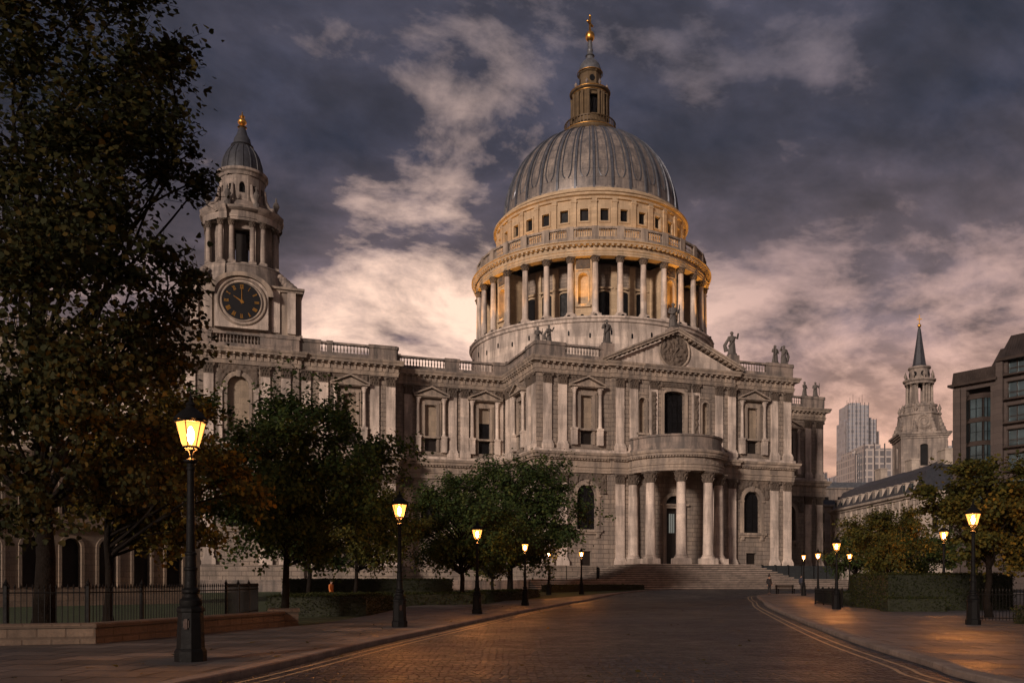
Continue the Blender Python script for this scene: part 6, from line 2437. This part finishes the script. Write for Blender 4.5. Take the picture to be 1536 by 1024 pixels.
# ------------------------------------------------------------------ fallen leaves
rng = np.random.default_rng(77)
m = 150
y_ = rng.uniform(12, 60, m)
xl = np.interp(y_, [p[1] for p in KL], [p[0] for p in KL])
xr = np.interp(y_, [p[1] for p in sub(KR, 0, 79)], [p[0] for p in sub(KR, 0, 79)])
x_ = xl - 3 + rng.uniform(0, 1, m) ** 1.6 * (xr - xl + 2)
on = x_ < xl
lf = leaf_mesh('fallen_leaves', np.column_stack([x_, y_, np.where(on, .155, .03)]), .11, LF_AUT, None, rng, LOBED, 3.0)
lf['kind'] = 'stuff'

# ------------------------------------------------------------------ dusk haze
hz = MB().box(-990, 990, -150, 1340, -1.5, 206).build('haze', bpy.data.materials.new('dusk_haze'), smooth=0)
hm_ = hz.data.materials[0]
hm_.use_nodes = True
ht_ = NT(hm_.node_tree)
ht_.n.remove(ht_.n['Principled BSDF'])
pv = ht_.node('ShaderNodeVolumePrincipled')
pv.inputs['Color'].default_value = (.95, .90, .88, 1)
pv.inputs['Density'].default_value = .00004
pv.inputs['Anisotropy'].default_value = .2
ht_.l.new(pv.outputs[0], ht_.n['Material Output'].inputs['Volume'])
struct(hz, 'stuff')


# ------------------------------------------------------------------ rows of repeated stonework: every piece a part of its own
def split_rows(names):
    for o in [q for q in bpy.data.objects if q.type == 'MESH' and q.name.split('.')[0] in names]:
        me = o.data
        n = len(me.vertices)
        par = list(range(n))

        def find(a):
            while par[a] != a:
                par[a] = par[par[a]]
                a = par[a]
            return a
        for p in me.polygons:
            v0 = find(p.vertices[0])
            for v in p.vertices[1:]: par[find(v)] = v0
        co = np.empty(n * 3, np.float32)
        me.vertices.foreach_get('co', co)
        co = co.reshape(-1, 3)
        isl = {}
        for i in range(n): isl.setdefault(find(i), []).append(i)
        groups = [[set(ix), co[ix].min(0) - .03, co[ix].max(0) + .03] for ix in isl.values()]
        merged = True
        while merged:
            merged = False
            out = []
            for g in groups:
                for h in out:
                    if (g[1] < h[2]).all() and (h[1] < g[2]).all():
                        h[0] |= g[0]; h[1] = np.minimum(h[1], g[1]); h[2] = np.maximum(h[2], g[2])
                        merged = True
                        break
                else: out.append(g)
            groups = out
        if len(groups) < 2 or len(groups) > 100: continue
        name = o.name.split('.')[0].replace('_row', '')
        for g in groups:
            ix = sorted(g[0])
            mp = {v: k for k, v in enumerate(ix)}
            fs = [tuple(mp[v] for v in p.vertices) for p in me.polygons if p.vertices[0] in mp]
            nm = bpy.data.meshes.new(name)
            nm.from_pydata([tuple(co[v]) for v in ix], [], fs)
            nm.materials.append(me.materials[0])
            nm.shade_smooth()
            nm.set_sharp_from_angle(angle=radians(30))
            q = bpy.data.objects.new(name, nm)
            C.objects.link(q)
            q.parent = o.parent
        bpy.data.objects.remove(o)


split_rows({'vent_slit', 'scroll_buttress', 'urn', 'attic_bracket', 'corner_projection', 'drum_window', 'window_frame', 'attic_pilaster', 'lantern_column', 'lantern_urn', 'stage_pilaster',
            'bell_louvre', 'bell_chamber', 'panel_row', 'post_row', 'pilaster_row', 'antenna_row', 'oculus', 'lantern_window', 'belfry_opening', 'lantern_pier', 'window_jamb', 'upper_window', 'gilt_band', 'clock_hand', 'bracket_row', 'dentil_row'})
for q in bpy.data.objects:
    if q.name.split('.')[0] in ('bracket_row', 'dentil_row'): q['kind'] = 'stuff'
